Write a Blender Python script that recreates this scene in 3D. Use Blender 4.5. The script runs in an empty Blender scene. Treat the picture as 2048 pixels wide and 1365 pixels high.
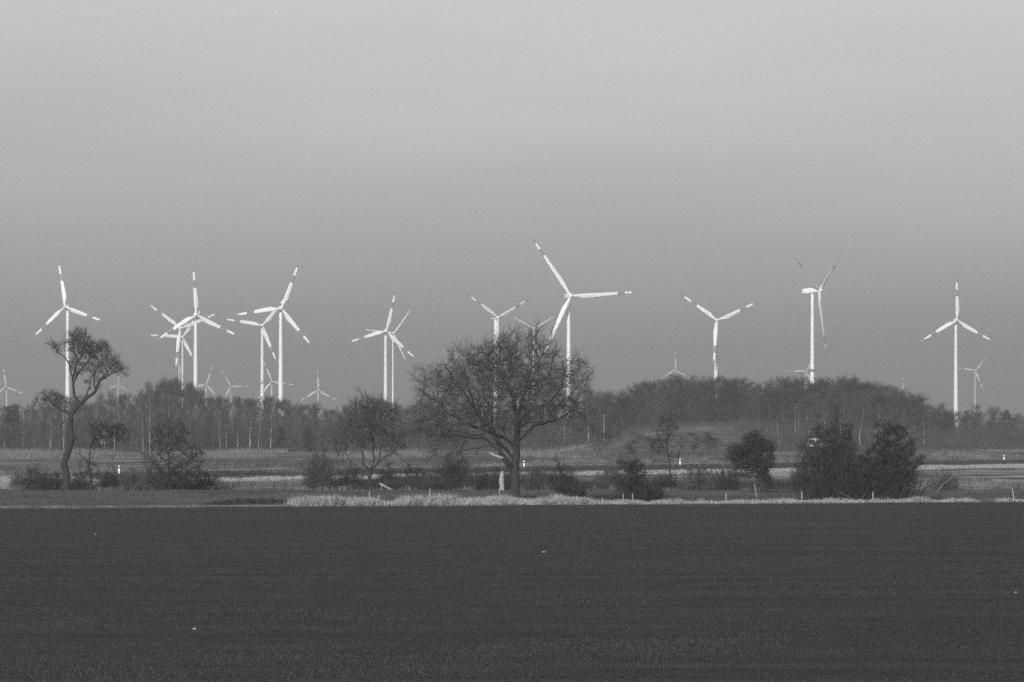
import bpy, math, random
import numpy as np
from mathutils import Vector, kdtree
from mathutils import noise as mnoise

RNG = np.random.default_rng(7)
random.seed(7)
SC = bpy.context.scene
COL = SC.collection
R = math.radians

# ------------------------------------------------------------------ camera
F = 7680.0          # focal length in photo pixels (2048 wide)
HZ = 862.0          # horizon row in the photo
CAMH = 6.5
cam = bpy.data.cameras.new('camera')
cam.sensor_width = 36.0
cam.lens = F / 2048.0 * 36.0
cam.shift_y = (HZ - 682.5) / 2048.0
cam.clip_start = 0.5
cam.clip_end = 40000.0
cam_o = bpy.data.objects.new('camera', cam)
COL.objects.link(cam_o)
cam_o.location = (0, 0, CAMH)
cam_o.rotation_euler = (R(90), 0, 0)
SC.camera = cam_o

# ------------------------------------------------------------------ sky and sun
SUN_EL, SUN_AZ = R(25), R(198)       # azimuth clockwise from +Y (the view direction)
world = bpy.data.worlds.new('World')
SC.world = world
world.use_nodes = True
wn, wl = world.node_tree.nodes, world.node_tree.links
wn.clear()
wo = wn.new('ShaderNodeOutputWorld')
wb = wn.new('ShaderNodeBackground')
sky = wn.new('ShaderNodeTexSky')
sky.sky_type = 'NISHITA'
sky.sun_disc = False
sky.sun_elevation = SUN_EL
sky.sun_rotation = SUN_AZ
sky.altitude = 0
sky.air_density = 1.0
sky.dust_density = 1.6
sky.ozone_density = 1.0
bw = wn.new('ShaderNodeRGBToBW')     # black-and-white photograph
wl.new(sky.outputs[0], bw.inputs[0])
# the winter sky is duller low down: dim smoothly towards the horizon, all the way round
geo = wn.new('ShaderNodeTexCoord'); sep = wn.new('ShaderNodeSeparateXYZ')
wl.new(geo.outputs['Generated'], sep.inputs[0])
low = wn.new('ShaderNodeMapRange'); low.inputs[1].default_value = 0.0; low.inputs[2].default_value = 0.115
low.inputs[3].default_value = 0.65; low.inputs[4].default_value = 0.94
wl.new(sep.outputs['Z'], low.inputs[0])
cmap = wn.new('ShaderNodeMapping'); cmap.inputs['Scale'].default_value = (3.0, 3.0, 16.0)
wl.new(geo.outputs['Generated'], cmap.inputs[0])
cl = wn.new('ShaderNodeTexNoise'); cl.inputs['Scale'].default_value = 2.2; cl.inputs['Detail'].default_value = 4.0   # thin uneven veil of cloud
wl.new(cmap.outputs[0], cl.inputs['Vector'])
cr_ = wn.new('ShaderNodeMapRange'); cr_.inputs[1].default_value = 0.3; cr_.inputs[2].default_value = 0.7
cr_.inputs[3].default_value = 0.95; cr_.inputs[4].default_value = 1.05
wl.new(cl.outputs['Fac'], cr_.inputs[0])
ma = wn.new('ShaderNodeMath'); ma.operation = 'MULTIPLY'
wl.new(low.outputs[0], ma.inputs[0]); wl.new(cr_.outputs[0], ma.inputs[1])
mb = wn.new('ShaderNodeMath'); mb.operation = 'MULTIPLY'
wl.new(bw.outputs[0], mb.inputs[0]); wl.new(ma.outputs[0], mb.inputs[1])
wl.new(mb.outputs[0], wb.inputs[0])
wb.inputs[1].default_value = 0.132
wl.new(wb.outputs[0], wo.inputs[0])

sun = bpy.data.lights.new('sun', 'SUN')
sun.energy = 5.0
sun.angle = R(0.5)
sun.color = (1.0, 1.0, 1.0)
sun_o = bpy.data.objects.new('sun', sun)
COL.objects.link(sun_o)
to_sun = Vector((math.sin(SUN_AZ) * math.cos(SUN_EL), math.cos(SUN_AZ) * math.cos(SUN_EL), math.sin(SUN_EL)))
sun_o.rotation_euler = to_sun.to_track_quat('Z', 'Y').to_euler()
sun_o.location = (-60, -60, 80)

SC.view_settings.view_transform = 'Standard'
SC.view_settings.look = 'None'
SC.view_settings.exposure = 0.0
SC.view_settings.gamma = 1.0
SC.view_settings.use_curve_mapping = False
SC.cycles.max_bounces = 4
SC.cycles.diffuse_bounces = 2
SC.cycles.volume_bounces = 0
SC.cycles.use_adaptive_sampling = True
SC.cycles.adaptive_threshold = 0.04
SC.cycles.adaptive_min_samples = 32
SC.cycles.use_denoising = False      # the photograph is grainy

# ------------------------------------------------------------------ helpers
def px(u, v, D):
    """photo pixel at distance D -> world point"""
    return Vector(((u - 1024.0) / F * D, D, CAMH + (HZ - v) / F * D))

def ss(a, b, x):
    t = np.clip((np.asarray(x, float) - a) / (b - a), 0, 1)
    return t * t * (3 - 2 * t)

def edge_d(x):                       # far edge of the ploughed field
    return 334.0 + 0.33 * np.asarray(x, float)

def road_s(x, y):                    # signed distance beyond the road's axis
    return (np.asarray(y, float) - 597.0 - 1.55 * np.asarray(x, float)) / 1.845

def ground_z(x, y):
    x = np.asarray(x, float); y = np.asarray(y, float)
    s = road_s(x, y)
    z = 0.85 * ss(-8.0, -4.6, s) - 0.2 * ss(4.5, 9, s)
    z = z + 1.35 * ss(-5, 70, x) * ss(6, 42, s)
    hill = ss(8, 42, x) * (1 - ss(92, 135, x)) * ss(880, 1085, y) * (1 - ss(1500, 1900, y))
    z = z + 5.6 * hill
    wob = 0.10 * np.sin(x * 0.21 + 1.3) * np.sin(y * 0.09) + 0.06 * np.sin(x * 0.53 + y * 0.17)
    z = z + wob * ss(340, 380, y) * (1 - ss(-14, -8, s)) + 0.5 * np.sin(x * 0.11 + 2) * np.sin(y * 0.031) * hill
    return z

def gz(x, y):
    return float(ground_z(x, y))

def dist_of_row(u, v):
    """distance at which the photo pixel (u, v) meets the ground"""
    D = 60.0
    k = (HZ - v) / F
    prev = None
    while D < 12000:
        h = CAMH + k * D - gz((u - 1024) / F * D, D)
        if h <= 0:
            lo, hi = prev, D
            for _ in range(30):
                m = 0.5 * (lo + hi)
                if CAMH + k * m - gz((u - 1024) / F * m, m) > 0: lo = m
                else: hi = m
            return 0.5 * (lo + hi)
        prev = D
        D *= 1.01
    return D

def on_ground(u, v):
    D = dist_of_row(u, v)
    return Vector(((u - 1024) / F * D, D, gz((u - 1024) / F * D, D)))

def tag(o, label=None, cat=None, group=None, kind=None):
    if label: o['label'] = label
    if cat: o['category'] = cat
    if group: o['group'] = group
    if kind: o['kind'] = kind
    return o

def empty(name, loc, rz=0.0):
    o = bpy.data.objects.new(name, None)
    o.empty_display_size = 0.5
    COL.objects.link(o)
    o.location = loc
    o.rotation_euler = (0, 0, rz)
    return o

def link(name, me, parent=None, loc=(0, 0, 0), rot=(0, 0, 0)):
    o = bpy.data.objects.new(name, me)
    COL.objects.link(o)
    o.location = loc
    o.rotation_euler = rot
    if parent is not None:
        o.parent = parent
    return o

def copy_tree(o, parent=None):
    c = o.copy()
    COL.objects.link(c)
    c.parent = parent
    for ch in list(o.children):
        copy_tree(ch, c)
    return c

class G:
    """collects triangles"""
    def __init__(self): self.v, self.t, self.m, self.n = [], [], [], 0
    def add(self, V, T, mat=0):
        V = np.asarray(V, float).reshape(-1, 3); T = np.asarray(T, np.int64).reshape(-1, 3)
        self.v.append(V); self.t.append(T + self.n); self.m.append(np.full(len(T), mat, np.int32))
        self.n += len(V)
    def mesh(self, name, mats, smooth=False):
        V = np.concatenate(self.v); T = np.concatenate(self.t); M = np.concatenate(self.m)
        me = bpy.data.meshes.new(name)
        me.vertices.add(len(V)); me.vertices.foreach_set('co', V.astype(np.float32).ravel())
        me.loops.add(len(T) * 3); me.loops.foreach_set('vertex_index', T.astype(np.int32).ravel())
        me.polygons.add(len(T))
        me.polygons.foreach_set('loop_start', np.arange(0, len(T) * 3, 3, dtype=np.int32))
        me.polygons.foreach_set('loop_total', np.full(len(T), 3, np.int32))
        me.polygons.foreach_set('material_index', M)
        me.polygons.foreach_set('use_smooth', np.full(len(T), smooth, bool))
        for m in (mats if isinstance(mats, (list, tuple)) else [mats]):
            me.materials.append(m)
        me.update(); me.validate()
        return me

def frame_for(D):
    D = D / np.maximum(np.linalg.norm(D, axis=1, keepdims=True), 1e-9)
    up = np.where(np.abs(D[:, 2:3]) > 0.9, np.array([[1.0, 0, 0]]), np.array([[0, 0, 1.0]]))
    A = np.cross(D, up); A /= np.maximum(np.linalg.norm(A, axis=1, keepdims=True), 1e-9)
    return A, np.cross(D, A)

def tube(g, P, rad, sides=6, mat=0, cap=True):
    P = np.asarray(P, float); n = len(P)
    rad = np.broadcast_to(np.asarray(rad, float), (n,))
    T = np.gradient(P, axis=0)
    T /= np.maximum(np.linalg.norm(T, axis=1, keepdims=True), 1e-9)
    ref = np.array([1.0, 0.13, 0.07]) if abs(T[:, 2]).mean() > 0.7 else np.array([0.05, 0.1, 1.0])
    A = np.cross(T, ref); A /= np.maximum(np.linalg.norm(A, axis=1, keepdims=True), 1e-9)
    B = np.cross(T, A)
    th = np.linspace(0, 2 * np.pi, sides, endpoint=False)
    V = P[:, None] + rad[:, None, None] * (np.cos(th)[None, :, None] * A[:, None] + np.sin(th)[None, :, None] * B[:, None])
    V = V.reshape(-1, 3)
    i = np.arange(n - 1)[:, None] * sides; j = np.arange(sides)[None]
    a = (i + j).ravel(); b = (i + (j + 1) % sides).ravel(); c = a + sides; d = b + sides
    tri = np.concatenate([np.stack([a, b, d], 1), np.stack([a, d, c], 1)])
    if cap:
        V = np.concatenate([V, P[:1], P[-1:]])
        k0, k1 = n * sides, n * sides + 1
        jj = np.arange(sides); jn = (jj + 1) % sides
        e = (n - 1) * sides
        tri = np.concatenate([tri, np.stack([jn, jj, np.full(sides, k0)], 1), np.stack([jj + e, jn + e, np.full(sides, k1)], 1)])
    g.add(V, tri, mat)

def spikes(g, P0, P1, P2, r0, r1, sides=3, mat=0):
    """N tapering twigs: ring at P0, ring at P1, tip P2"""
    N = len(P0)
    if N == 0: return
    A, B = frame_for(P2 - P0)
    ph = RNG.uniform(0, 6.28, N)
    r0 = np.broadcast_to(r0, (N,)); r1 = np.broadcast_to(r1, (N,))
    th = np.linspace(0, 2 * np.pi, sides, endpoint=False)[None] + ph[:, None]
    off = np.cos(th)[..., None] * A[:, None] + np.sin(th)[..., None] * B[:, None]
    V = np.concatenate([P0[:, None] + r0[:, None, None] * off, P1[:, None] + r1[:, None, None] * off, P2[:, None]], 1)
    k = 2 * sides + 1
    tr = []
    for j in range(sides):
        jn = (j + 1) % sides
        tr += [[j, jn, sides + jn], [j, sides + jn, sides + j], [sides + j, sides + jn, 2 * sides]]
    T = (np.arange(N)[:, None, None] * k + np.array(tr)[None])
    g.add(V.reshape(-1, 3), T.reshape(-1, 3), mat)

def ribbons(g, P0, P1, P2, w, mat=0):
    """N thin flat twigs of three triangles"""
    N = len(P0)
    A, B = frame_for(P2 - P0)
    ph = RNG.uniform(0, 6.28, N)[:, None]
    S = (np.cos(ph) * A + np.sin(ph) * B) * np.broadcast_to(w, (N,))[:, None] * 0.5
    V = np.stack([P0 - S, P0 + S, P1 - S * .7, P1 + S * .7, P2], 1)
    T = np.arange(N)[:, None, None] * 5 + np.array([[0, 1, 3], [0, 3, 2], [2, 3, 4]])[None]
    g.add(V.reshape(-1, 3), T.reshape(-1, 3), mat)

def unit(a):
    return a / np.maximum(np.linalg.norm(a, axis=-1, keepdims=True), 1e-9)

def box(g, lo, hi, mat=0):
    x0, y0, z0 = lo; x1, y1, z1 = hi
    V = [(x0,y0,z0),(x1,y0,z0),(x1,y1,z0),(x0,y1,z0),(x0,y0,z1),(x1,y0,z1),(x1,y1,z1),(x0,y1,z1)]
    Q = [(0,3,2,1),(4,5,6,7),(0,1,5,4),(1,2,6,5),(2,3,7,6),(3,0,4,7)]
    T = []
    for a, b, c, d in Q: T += [(a,b,c),(a,c,d)]
    g.add(V, T, mat)

# ------------------------------------------------------------------ materials (all greys: the photograph is black and white)
def mat(name, val, rough=0.9, var=0.25, scale=8.0, bump=0.0, spec=0.2, obj=True, scale2=None):
    m = bpy.data.materials.new(name); m.use_nodes = True
    n, l = m.node_tree.nodes, m.node_tree.links
    p = n['Principled BSDF']
    p.inputs['Roughness'].default_value = rough
    p.inputs['Specular IOR Level'].default_value = spec
    tc = n.new('ShaderNodeTexCoord')
    nz = n.new('ShaderNodeTexNoise'); nz.inputs['Scale'].default_value = scale
    nz.inputs['Detail'].default_value = 5.0; nz.inputs['Roughness'].default_value = 0.65
    l.new(tc.outputs['Object'], nz.inputs['Vector'])
    cr = n.new('ShaderNodeValToRGB')
    cr.color_ramp.elements[0].position = 0.28; cr.color_ramp.elements[1].position = 0.72
    a, b = val * (1 - var), val * (1 + var)
    cr.color_ramp.elements[0].color = (a, a, a, 1); cr.color_ramp.elements[1].color = (b, b, b, 1)
    l.new(nz.outputs['Fac'], cr.inputs[0]); l.new(cr.outputs[0], p.inputs['Base Color'])
    if bump:
        bm = n.new('ShaderNodeBump'); bm.inputs['Strength'].default_value = bump; bm.inputs['Distance'].default_value = 0.05
        l.new(nz.outputs['Fac'], bm.inputs['Height']); l.new(bm.outputs[0], p.inputs['Normal'])
    return m

M = {}
M['white'] = mat('turbine_white', 0.80, 0.45, 0.05, 0.15, spec=0.4)
M['band'] = mat('turbine_band', 0.2, 0.5, 0.06, 0.2, spec=0.4)
M['bark'] = mat('bark', 0.075, 0.95, 0.55, 3.0, 0.6)
M['bark_dark'] = mat('bark_dark', 0.028, 0.95, 0.5, 3.0, 0.6)
M['twig'] = mat('twig', 0.028, 0.9, 0.45, 1.2)
M['twig_far'] = mat('twig_far', 0.05, 0.9, 0.4, 0.5)
M['twig_hill'] = mat('twig_hill', 0.04, 0.9, 0.4, 0.5)
M['twig_dark'] = mat('twig_dark', 0.022, 0.9, 0.4, 0.5)
M['twig_oak'] = mat('oak_twig', 0.06, 0.9, 0.45, 1.2)
M['birch'] = mat('birch_bark', 0.33, 0.8, 0.6, 1.6)
M['leaf'] = mat('dead_leaf', 0.027, 0.8, 0.5, 1.5)
M['needle'] = mat('needle', 0.035, 0.8, 0.4, 1.0)
M['pale_wood'] = mat('pale_wood', 0.24, 0.85, 0.5, 5.0, 0.6)
M['post_wood'] = mat('post_wood', 0.24, 0.9, 0.35, 6.0, 0.3)
M['straw'] = mat('straw', 0.25, 0.9, 0.6, 1.1)
M['straw2'] = mat('verge_straw', 0.13, 0.9, 0.5, 0.35)
M['short_grass'] = mat('short_grass', 0.064, 0.9, 0.4, 0.25)
M['seedling'] = mat('crop_seedling', 0.037, 0.8, 0.45, 0.12)
M['bramble'] = mat('bramble', 0.036, 0.85, 0.5, 0.6)
M['soil'] = mat('soil', 0.035, 0.95, 0.4, 2.0, 0.5)
M['plastic_white'] = mat('plastic_white', 0.8, 0.5, 0.05, 5)
M['black'] = mat('black_plastic', 0.02, 0.6, 0.1, 5)
M['stone'] = mat('stone', 0.2, 0.9, 0.2, 6, 0.3)
M['car_paint'] = mat('car_paint', 0.6, 0.3, 0.04, 2, spec=0.5)
M['glass'] = mat('dark_glass', 0.03, 0.1, 0.1, 2, spec=0.5)
M['tyre'] = mat('tyre', 0.02, 0.8, 0.2, 8)
M['asphalt'] = mat('asphalt', 0.06, 0.85, 0.2, 1.5, 0.1)
M['paint'] = mat('road_paint', 0.7, 0.7, 0.15, 3)
M['feather'] = mat('feather', 0.015, 0.7, 0.3, 20)
M['metal'] = mat('galvanised_metal', 0.5, 0.5, 0.15, 3)

def ground_material():
    m = bpy.data.materials.new('ground'); m.use_nodes = True
    n, l = m.node_tree.nodes, m.node_tree.links
    p = n['Principled BSDF']; p.inputs['Roughness'].default_value = 0.95; p.inputs['Specular IOR Level'].default_value = 0.1
    at = n.new('ShaderNodeAttribute'); at.attribute_name = 'zone'
    tc = n.new('ShaderNodeTexCoord')
    n1 = n.new('ShaderNodeTexNoise'); n1.inputs['Scale'].default_value = 0.7; n1.inputs['Detail'].default_value = 8; n1.inputs['Roughness'].default_value = 0.7
    l.new(tc.outputs['Object'], n1.inputs['Vector'])
    mr = n.new('ShaderNodeMapRange'); mr.inputs[1].default_value = 0.25; mr.inputs[2].default_value = 0.75
    mr.inputs[3].default_value = 0.55; mr.inputs[4].default_value = 1.45
    l.new(n1.outputs['Fac'], mr.inputs[0])
    mx = n.new('ShaderNodeMath'); mx.operation = 'MULTIPLY'
    l.new(at.outputs['Fac'], mx.inputs[0]); l.new(mr.outputs[0], mx.inputs[1])
    l.new(mx.outputs[0], p.inputs['Base Color'])
    bm = n.new('ShaderNodeBump'); bm.inputs['Strength'].default_value = 0.6; bm.inputs['Distance'].default_value = 0.2
    l.new(n1.outputs['Fac'], bm.inputs['Height']); l.new(bm.outputs[0], p.inputs['Normal'])
    return m

def field_material():
    m = bpy.data.materials.new('field'); m.use_nodes = True
    n, l = m.node_tree.nodes, m.node_tree.links
    p = n['Principled BSDF']; p.inputs['Roughness'].default_value = 0.95; p.inputs['Specular IOR Level'].default_value = 0.1
    tc = n.new('ShaderNodeTexCoord')
    def noise(scl, det, vec_scale):
        mp = n.new('ShaderNodeMapping'); mp.inputs['Scale'].default_value = vec_scale
        l.new(tc.outputs['Object'], mp.inputs[0])
        z = n.new('ShaderNodeTexNoise'); z.inputs['Scale'].default_value = scl; z.inputs['Detail'].default_value = det; z.inputs['Roughness'].default_value = 0.7
        l.new(mp.outputs[0], z.inputs['Vector'])
        return z
    fine = noise(9.0, 4, (1, 1, 1)); mid = noise(0.5, 4, (1, 0.6, 1)); rows = noise(0.25, 3, (0.08, 1, 1))
    def rng(z, lo, hi):
        mr = n.new('ShaderNodeMapRange'); mr.inputs[1].default_value = 0.3; mr.inputs[2].default_value = 0.7
        mr.inputs[3].default_value = lo; mr.inputs[4].default_value = hi
        l.new(z.outputs['Fac'], mr.inputs[0]); return mr
    a = rng(fine, 0.6, 1.4); b = rng(mid, 0.82, 1.18); c = rng(rows, 0.72, 1.28)
    m1 = n.new('ShaderNodeMath'); m1.operation = 'MULTIPLY'; l.new(a.outputs[0], m1.inputs[0]); l.new(b.outputs[0], m1.inputs[1])
    m2 = n.new('ShaderNodeMath'); m2.operation = 'MULTIPLY'; l.new(m1.outputs[0], m2.inputs[0]); l.new(c.outputs[0], m2.inputs[1])
    m3 = n.new('ShaderNodeMath'); m3.operation = 'MULTIPLY'; l.new(m2.outputs[0], m3.inputs[0]); m3.inputs[1].default_value = FIELD_ALB
    l.new(m3.outputs[0], p.inputs['Base Color'])
    bm = n.new('ShaderNodeBump'); bm.inputs['Strength'].default_value = 0.7; bm.inputs['Distance'].default_value = 0.06
    l.new(fine.outputs['Fac'], bm.inputs['Height']); l.new(bm.outputs[0], p.inputs['Normal'])
    return m
FIELD_ALB = 0.034
M['ground'] = ground_material()
M['field'] = field_material()

# ------------------------------------------------------------------ ground
def vnoise(x, y, sc, seed=0.0):
    X = np.asarray(x, float).ravel() * sc; Y = np.asarray(y, float).ravel() * sc
    return np.array([mnoise.noise((a, b, seed)) for a, b in zip(X, Y)]).reshape(np.shape(x))

def zone_albedo(x, y):
    s = road_s(x, y); e = edge_d(x)
    n1 = vnoise(x, y, 0.06, 1.0); n2 = vnoise(x, y * 0.5, 0.15, 5.0)
    u = 1024 + x / np.maximum(y, 1) * F
    a = np.full(x.shape, 0.068) * (1 + 0.5 * n2 + .4 * n1)
    # rough ground between hedge and road: dry grass with darker patches
    rough = 0.15 + 0.16 * np.clip(n1 * 1.6 + n2 * .6, -0.6, 1)
    a = np.where(y > 428, rough, a)
    pale = ss(-34, -20, s) * (1 - ss(-9, -7.6, s))
    a = a * (1 - pale) + pale * (0.22 + 0.08 * n2)
    slope = ss(-8.2, -7.6, s) * (1 - ss(-5.2, -4.6, s))
    a = a * (1 - slope) + slope * (0.045 + 0.02 * n2)
    a = np.where(s > -4.8, 0.15 + 0.08 * n1 + 0.05 * n2, a)
    far = ss(6, 10, s)
    a = a * (1 - far) + far * (0.11 + 0.09 * np.clip(n1 * 1.5, -1, 1) + 0.08 * n2)
    # dark field beyond the road on the right
    fr = ss(40, 46, s) * ss(52, 64, x) * (1 - ss(1480, 1520, y))
    a = a * (1 - fr) + fr * 0.06
    hillc = ss(1040, 1075, y) * (1 - ss(1096, 1105, y)) * ss(44, 52, x) * (1 - ss(74, 84, x))
    a = a * (1 - hillc) + hillc * 0.26
    a = np.where(y > 1104, 0.09, a)
    a = np.where(y < e - 1, 0.055, a)
    return np.clip(a, 0.03, 0.45)

def make_ground():
    ys = np.concatenate([np.arange(-400, 300, 25.0), np.arange(300, 470, 1.0), np.arange(470, 800, 1.5), np.arange(800, 1200, 5.0),
                         np.arange(1200, 2500, 50.0), np.arange(2500, 15001, 500.0)])
    xs = np.concatenate([[-9000, -5000, -2500, -1200, -600, -350, -230, -180, -150, -130], np.arange(-115, 151, 1.4), [165, 185, 230, 300, 450, 800, 1400, 2500, 5000, 9000]])
    X, Y = np.meshgrid(xs, ys)
    Z = ground_z(X, Y)
    nx, ny = len(xs), len(ys)
    i = np.arange(ny - 1)[:, None] * nx; j = np.arange(nx - 1)[None]
    a = (i + j).ravel(); b = a + 1; c = a + nx; d = c + 1
    g = G()
    g.add(np.stack([X, Y, Z], -1).reshape(-1, 3), np.concatenate([np.stack([a, b, d], 1), np.stack([a, d, c], 1)]))
    me = g.mesh('ground', M['ground'], True)
    at = me.attributes.new('zone', 'FLOAT', 'POINT')
    at.data.foreach_set('value', zone_albedo(X, Y).ravel().astype(np.float32))
    o = link('ground', me); tag(o, 'flat rough grassland running back to the horizon', 'ground', kind='structure')

def make_field():
    xs = np.linspace(-160, 160, 321)
    ts = np.concatenate([np.linspace(0, 0.97, 60), [0.985, 0.995, 1.0]])
    X, T = np.meshgrid(xs, ts)
    E = edge_d(X) + 0.9 * np.sin(X * 0.23) + .6 * np.sin(X * 0.71 + 1) + RNG.normal(0, .25, X.shape[1])[None]
    Y = -100 + T * (E + 100)
    Z = np.full(X.shape, 0.03) + 0.012 * np.sin(Y * 0.7) ; Z[-1] = -0.03
    nx, ny = X.shape[1], X.shape[0]
    i = np.arange(ny - 1)[:, None] * nx; j = np.arange(nx - 1)[None]
    a = (i + j).ravel(); b = a + 1; c = a + nx; d = c + 1
    g = G(); g.add(np.stack([X, Y, Z], -1).reshape(-1, 3), np.concatenate([np.stack([a, b, d], 1), np.stack([a, d, c], 1)]))
    o = link('field', g.mesh('field', M['field'], True))
    tag(o, 'wide dark ploughed field filling the foreground', 'field', kind='structure')

def make_road():
    g = G()
    xs = np.linspace(-230, 330, 281)
    L = []
    for off in (-2.9, 2.9):
        yy = 597 + 1.55 * xs + off * 1.845
        L.append(np.stack([xs, yy, ground_z(xs, yy) + 0.05], 1))
    V = np.concatenate(L); n = len(xs); k = np.arange(n - 1)
    g.add(V, np.concatenate([np.stack([k, k + 1, k + n + 1], 1), np.stack([k, k + n + 1, k + n], 1)]))
    o = link('road', g.mesh('road', M['asphalt']))
    tag(o, 'narrow asphalt road on a low grassy bank', 'road', kind='structure')
    g = G()
    for off in (-2.7, 2.7):
        for w in ((off - .06) , ):
            a = []
            for q in (w, w + .12):
                yy = 597 + 1.55 * xs + q * 1.845
                a.append(np.stack([xs, yy, ground_z(xs, yy) + 0.055], 1))
            V = np.concatenate(a)
            g.add(V, np.concatenate([np.stack([k, k + 1, k + n + 1], 1), np.stack([k, k + n + 1, k + n], 1)]))
    link('edge_line', g.mesh('edge_line', M['paint']), o)

make_ground(); make_field(); make_road()

# ------------------------------------------------------------------ haze
def make_haze():
    g = G()
    box(g, (-8500, -350, -3), (8500, 11500, HAZE_TOP))
    me = g.mesh('haze', [])
    m = bpy.data.materials.new('haze'); m.use_nodes = True
    n, l = m.node_tree.nodes, m.node_tree.links
    n.clear()
    out = n.new('ShaderNodeOutputMaterial'); v = n.new('ShaderNodeVolumePrincipled')
    v.inputs['Color'].default_value = (HAZE_COL, HAZE_COL, HAZE_COL, 1)
    v.inputs['Density'].default_value = HAZE_DENS
    v.inputs['Anisotropy'].default_value = 0.2
    l.new(v.outputs[0], out.inputs['Volume'])
    me.materials.append(m)
    o = link('haze', me); tag(o, 'thin pale winter haze over the whole plain', 'haze', kind='stuff')
HAZE_TOP, HAZE_COL, HAZE_DENS = 178.0, 0.67, 2.45e-4
make_haze()

# ------------------------------------------------------------------ wind turbines
def blade_mesh(Rm, bands, chord=0.078):
    """blade along +Z from the hub centre; leading edge towards -X"""
    g = G()
    st = sorted(set([0.03, 0.06, 0.10, 0.14, 0.19, 0.25, 0.32, 0.40, 0.5, 0.6, 0.7, 0.8, 0.9, 0.96, 0.985, 1.0] + list(bands)))
    def ch(t):
        root = 0.048 * Rm * 0.9
        if t < 0.06: return root
        if t < 0.22:
            k = (t - 0.06) / 0.16; k = k * k * (3 - 2 * k)
            return root + (chord * Rm - root) * k
        k = (t - 0.22) / 0.78
        c = chord * Rm * (1 - k) + 0.020 * Rm * k
        if t > 0.95: c *= max(0.12, math.sqrt(max(0.0, 1 - ((t - 0.95) / 0.05) ** 2)))
        return c
    ns = 12
    rings = []
    for t in st:
        c = ch(t); rnd = 1 - float(ss(0.05, 0.2, t))
        th = c * (rnd * 1.0 + (1 - rnd) * (0.26 - 0.12 * t))
        tw = R(13) * (1 - t) ** 1.5 + R(3)
        pts = []
        for k in range(ns):
            a = 2 * math.pi * k / ns
            x = math.cos(a); y = math.sin(a)
            xx = 0.5 * c * x + (1 - rnd) * 0.18 * c
            yy = 0.5 * th * y * (1 - (1 - rnd) * 0.45 * (x * .5 + .5))
            pts.append((xx * math.cos(tw) - yy * math.sin(tw), xx * math.sin(tw) + yy * math.cos(tw) - 0.012 * Rm * t * t, t * Rm))
        rings.append(pts)
    V = np.array(rings).reshape(-1, 3)
    edges = list(bands) + [2.0]
    for i in range(len(st) - 1):
        mid = 0.5 * (st[i] + st[i + 1])
        mt = sum(1 for b in bands if mid > b) % 2
        tr = []
        for k in range(ns):
            a = i * ns + k; b = i * ns + (k + 1) % ns
            tr += [(a, b, b + ns), (a, b + ns, a + ns)]
        g.add(np.zeros((0, 3)), np.array(tr) - g.n if False else np.array(tr), mt)
    g.v = [V]
    # tip cap
    e = (len(st) - 1) * ns
    g.t.append(np.array([(e, e + k, e + k + 1) for k in range(1, ns - 1)])); g.m.append(np.full(ns - 2, 1 if bands else 0, np.int32))
    return g.mesh('blade', [M['white'], M['band']], True)

def loft(rings, caps=True):
    g = G(); n = len(rings[0]); V = np.array(rings).reshape(-1, 3); tr = []
    for i in range(len(rings) - 1):
        for k in range(n):
            a = i * n + k; b = i * n + (k + 1) % n
            tr += [(a, b, b + n), (a, b + n, a + n)]
    if caps:
        e = (len(rings) - 1) * n
        for k in range(1, n - 1):
            tr += [(0, k + 1, k), (e, e + k, e + k + 1)]
    g.add(V, tr); return g

def nacelle_mesh(s):
    rings = []
    for y, w, h in ((-3.0, 1.1, 1.1), (-2.6, 1.45, 1.5), (-1, 1.75, 1.85), (2.5, 1.75, 1.85), (5.2, 1.6, 1.7), (6.4, 1.25, 1.4), (6.7, 0.8, 1.0)):
        r = []
        for k in range(16):
            a = 2 * math.pi * k / 16; c, sn = math.cos(a), math.sin(a)
            r.append((s * w * math.copysign(abs(c) ** 0.55, c), s * y, s * (h * math.copysign(abs(sn) ** 0.55, sn))))
        rings.append(r)
    g = loft(rings)
    # wind sensor mast on the roof
    tube(g, [(0, s * 5.2, s * 1.6), (0, s * 5.2, s * 3.1)], s * 0.07, 5)
    return g.mesh('nacelle', M['white'], True)

def spinner_mesh(s):
    rings = []
    for y, r0 in ((1.6, 1.35), (1.0, 1.5), (0, 1.6), (-0.8, 1.45), (-1.5, 1.05), (-2.0, 0.5), (-2.15, 0.12)):
        rings.append([(s * r0 * math.cos(2 * math.pi * k / 16), s * y, s * r0 * math.sin(2 * math.pi * k / 16)) for k in range(16)])
    return loft(rings).mesh('hub', M['white'], True)

def tower_mesh(h, rb, rt):
    g = G(); zs = np.linspace(0, h, 15)
    P = np.stack([zs * 0, zs * 0, zs], 1)
    rr = rt + (rb - rt) * (1 - zs / h) ** 1.15
    tube(g, P, rr, 20)
    for fz in (0.27, 0.54, 0.79):              # flange joints between tower sections
        z = h * fz; r0 = rt + (rb - rt) * (1 - fz) ** 1.15
        tube(g, [(0, 0, z - 0.12), (0, 0, z + 0.12)], r0 + 0.05, 20)
    return g.mesh('tower', M['white'], True)

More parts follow.
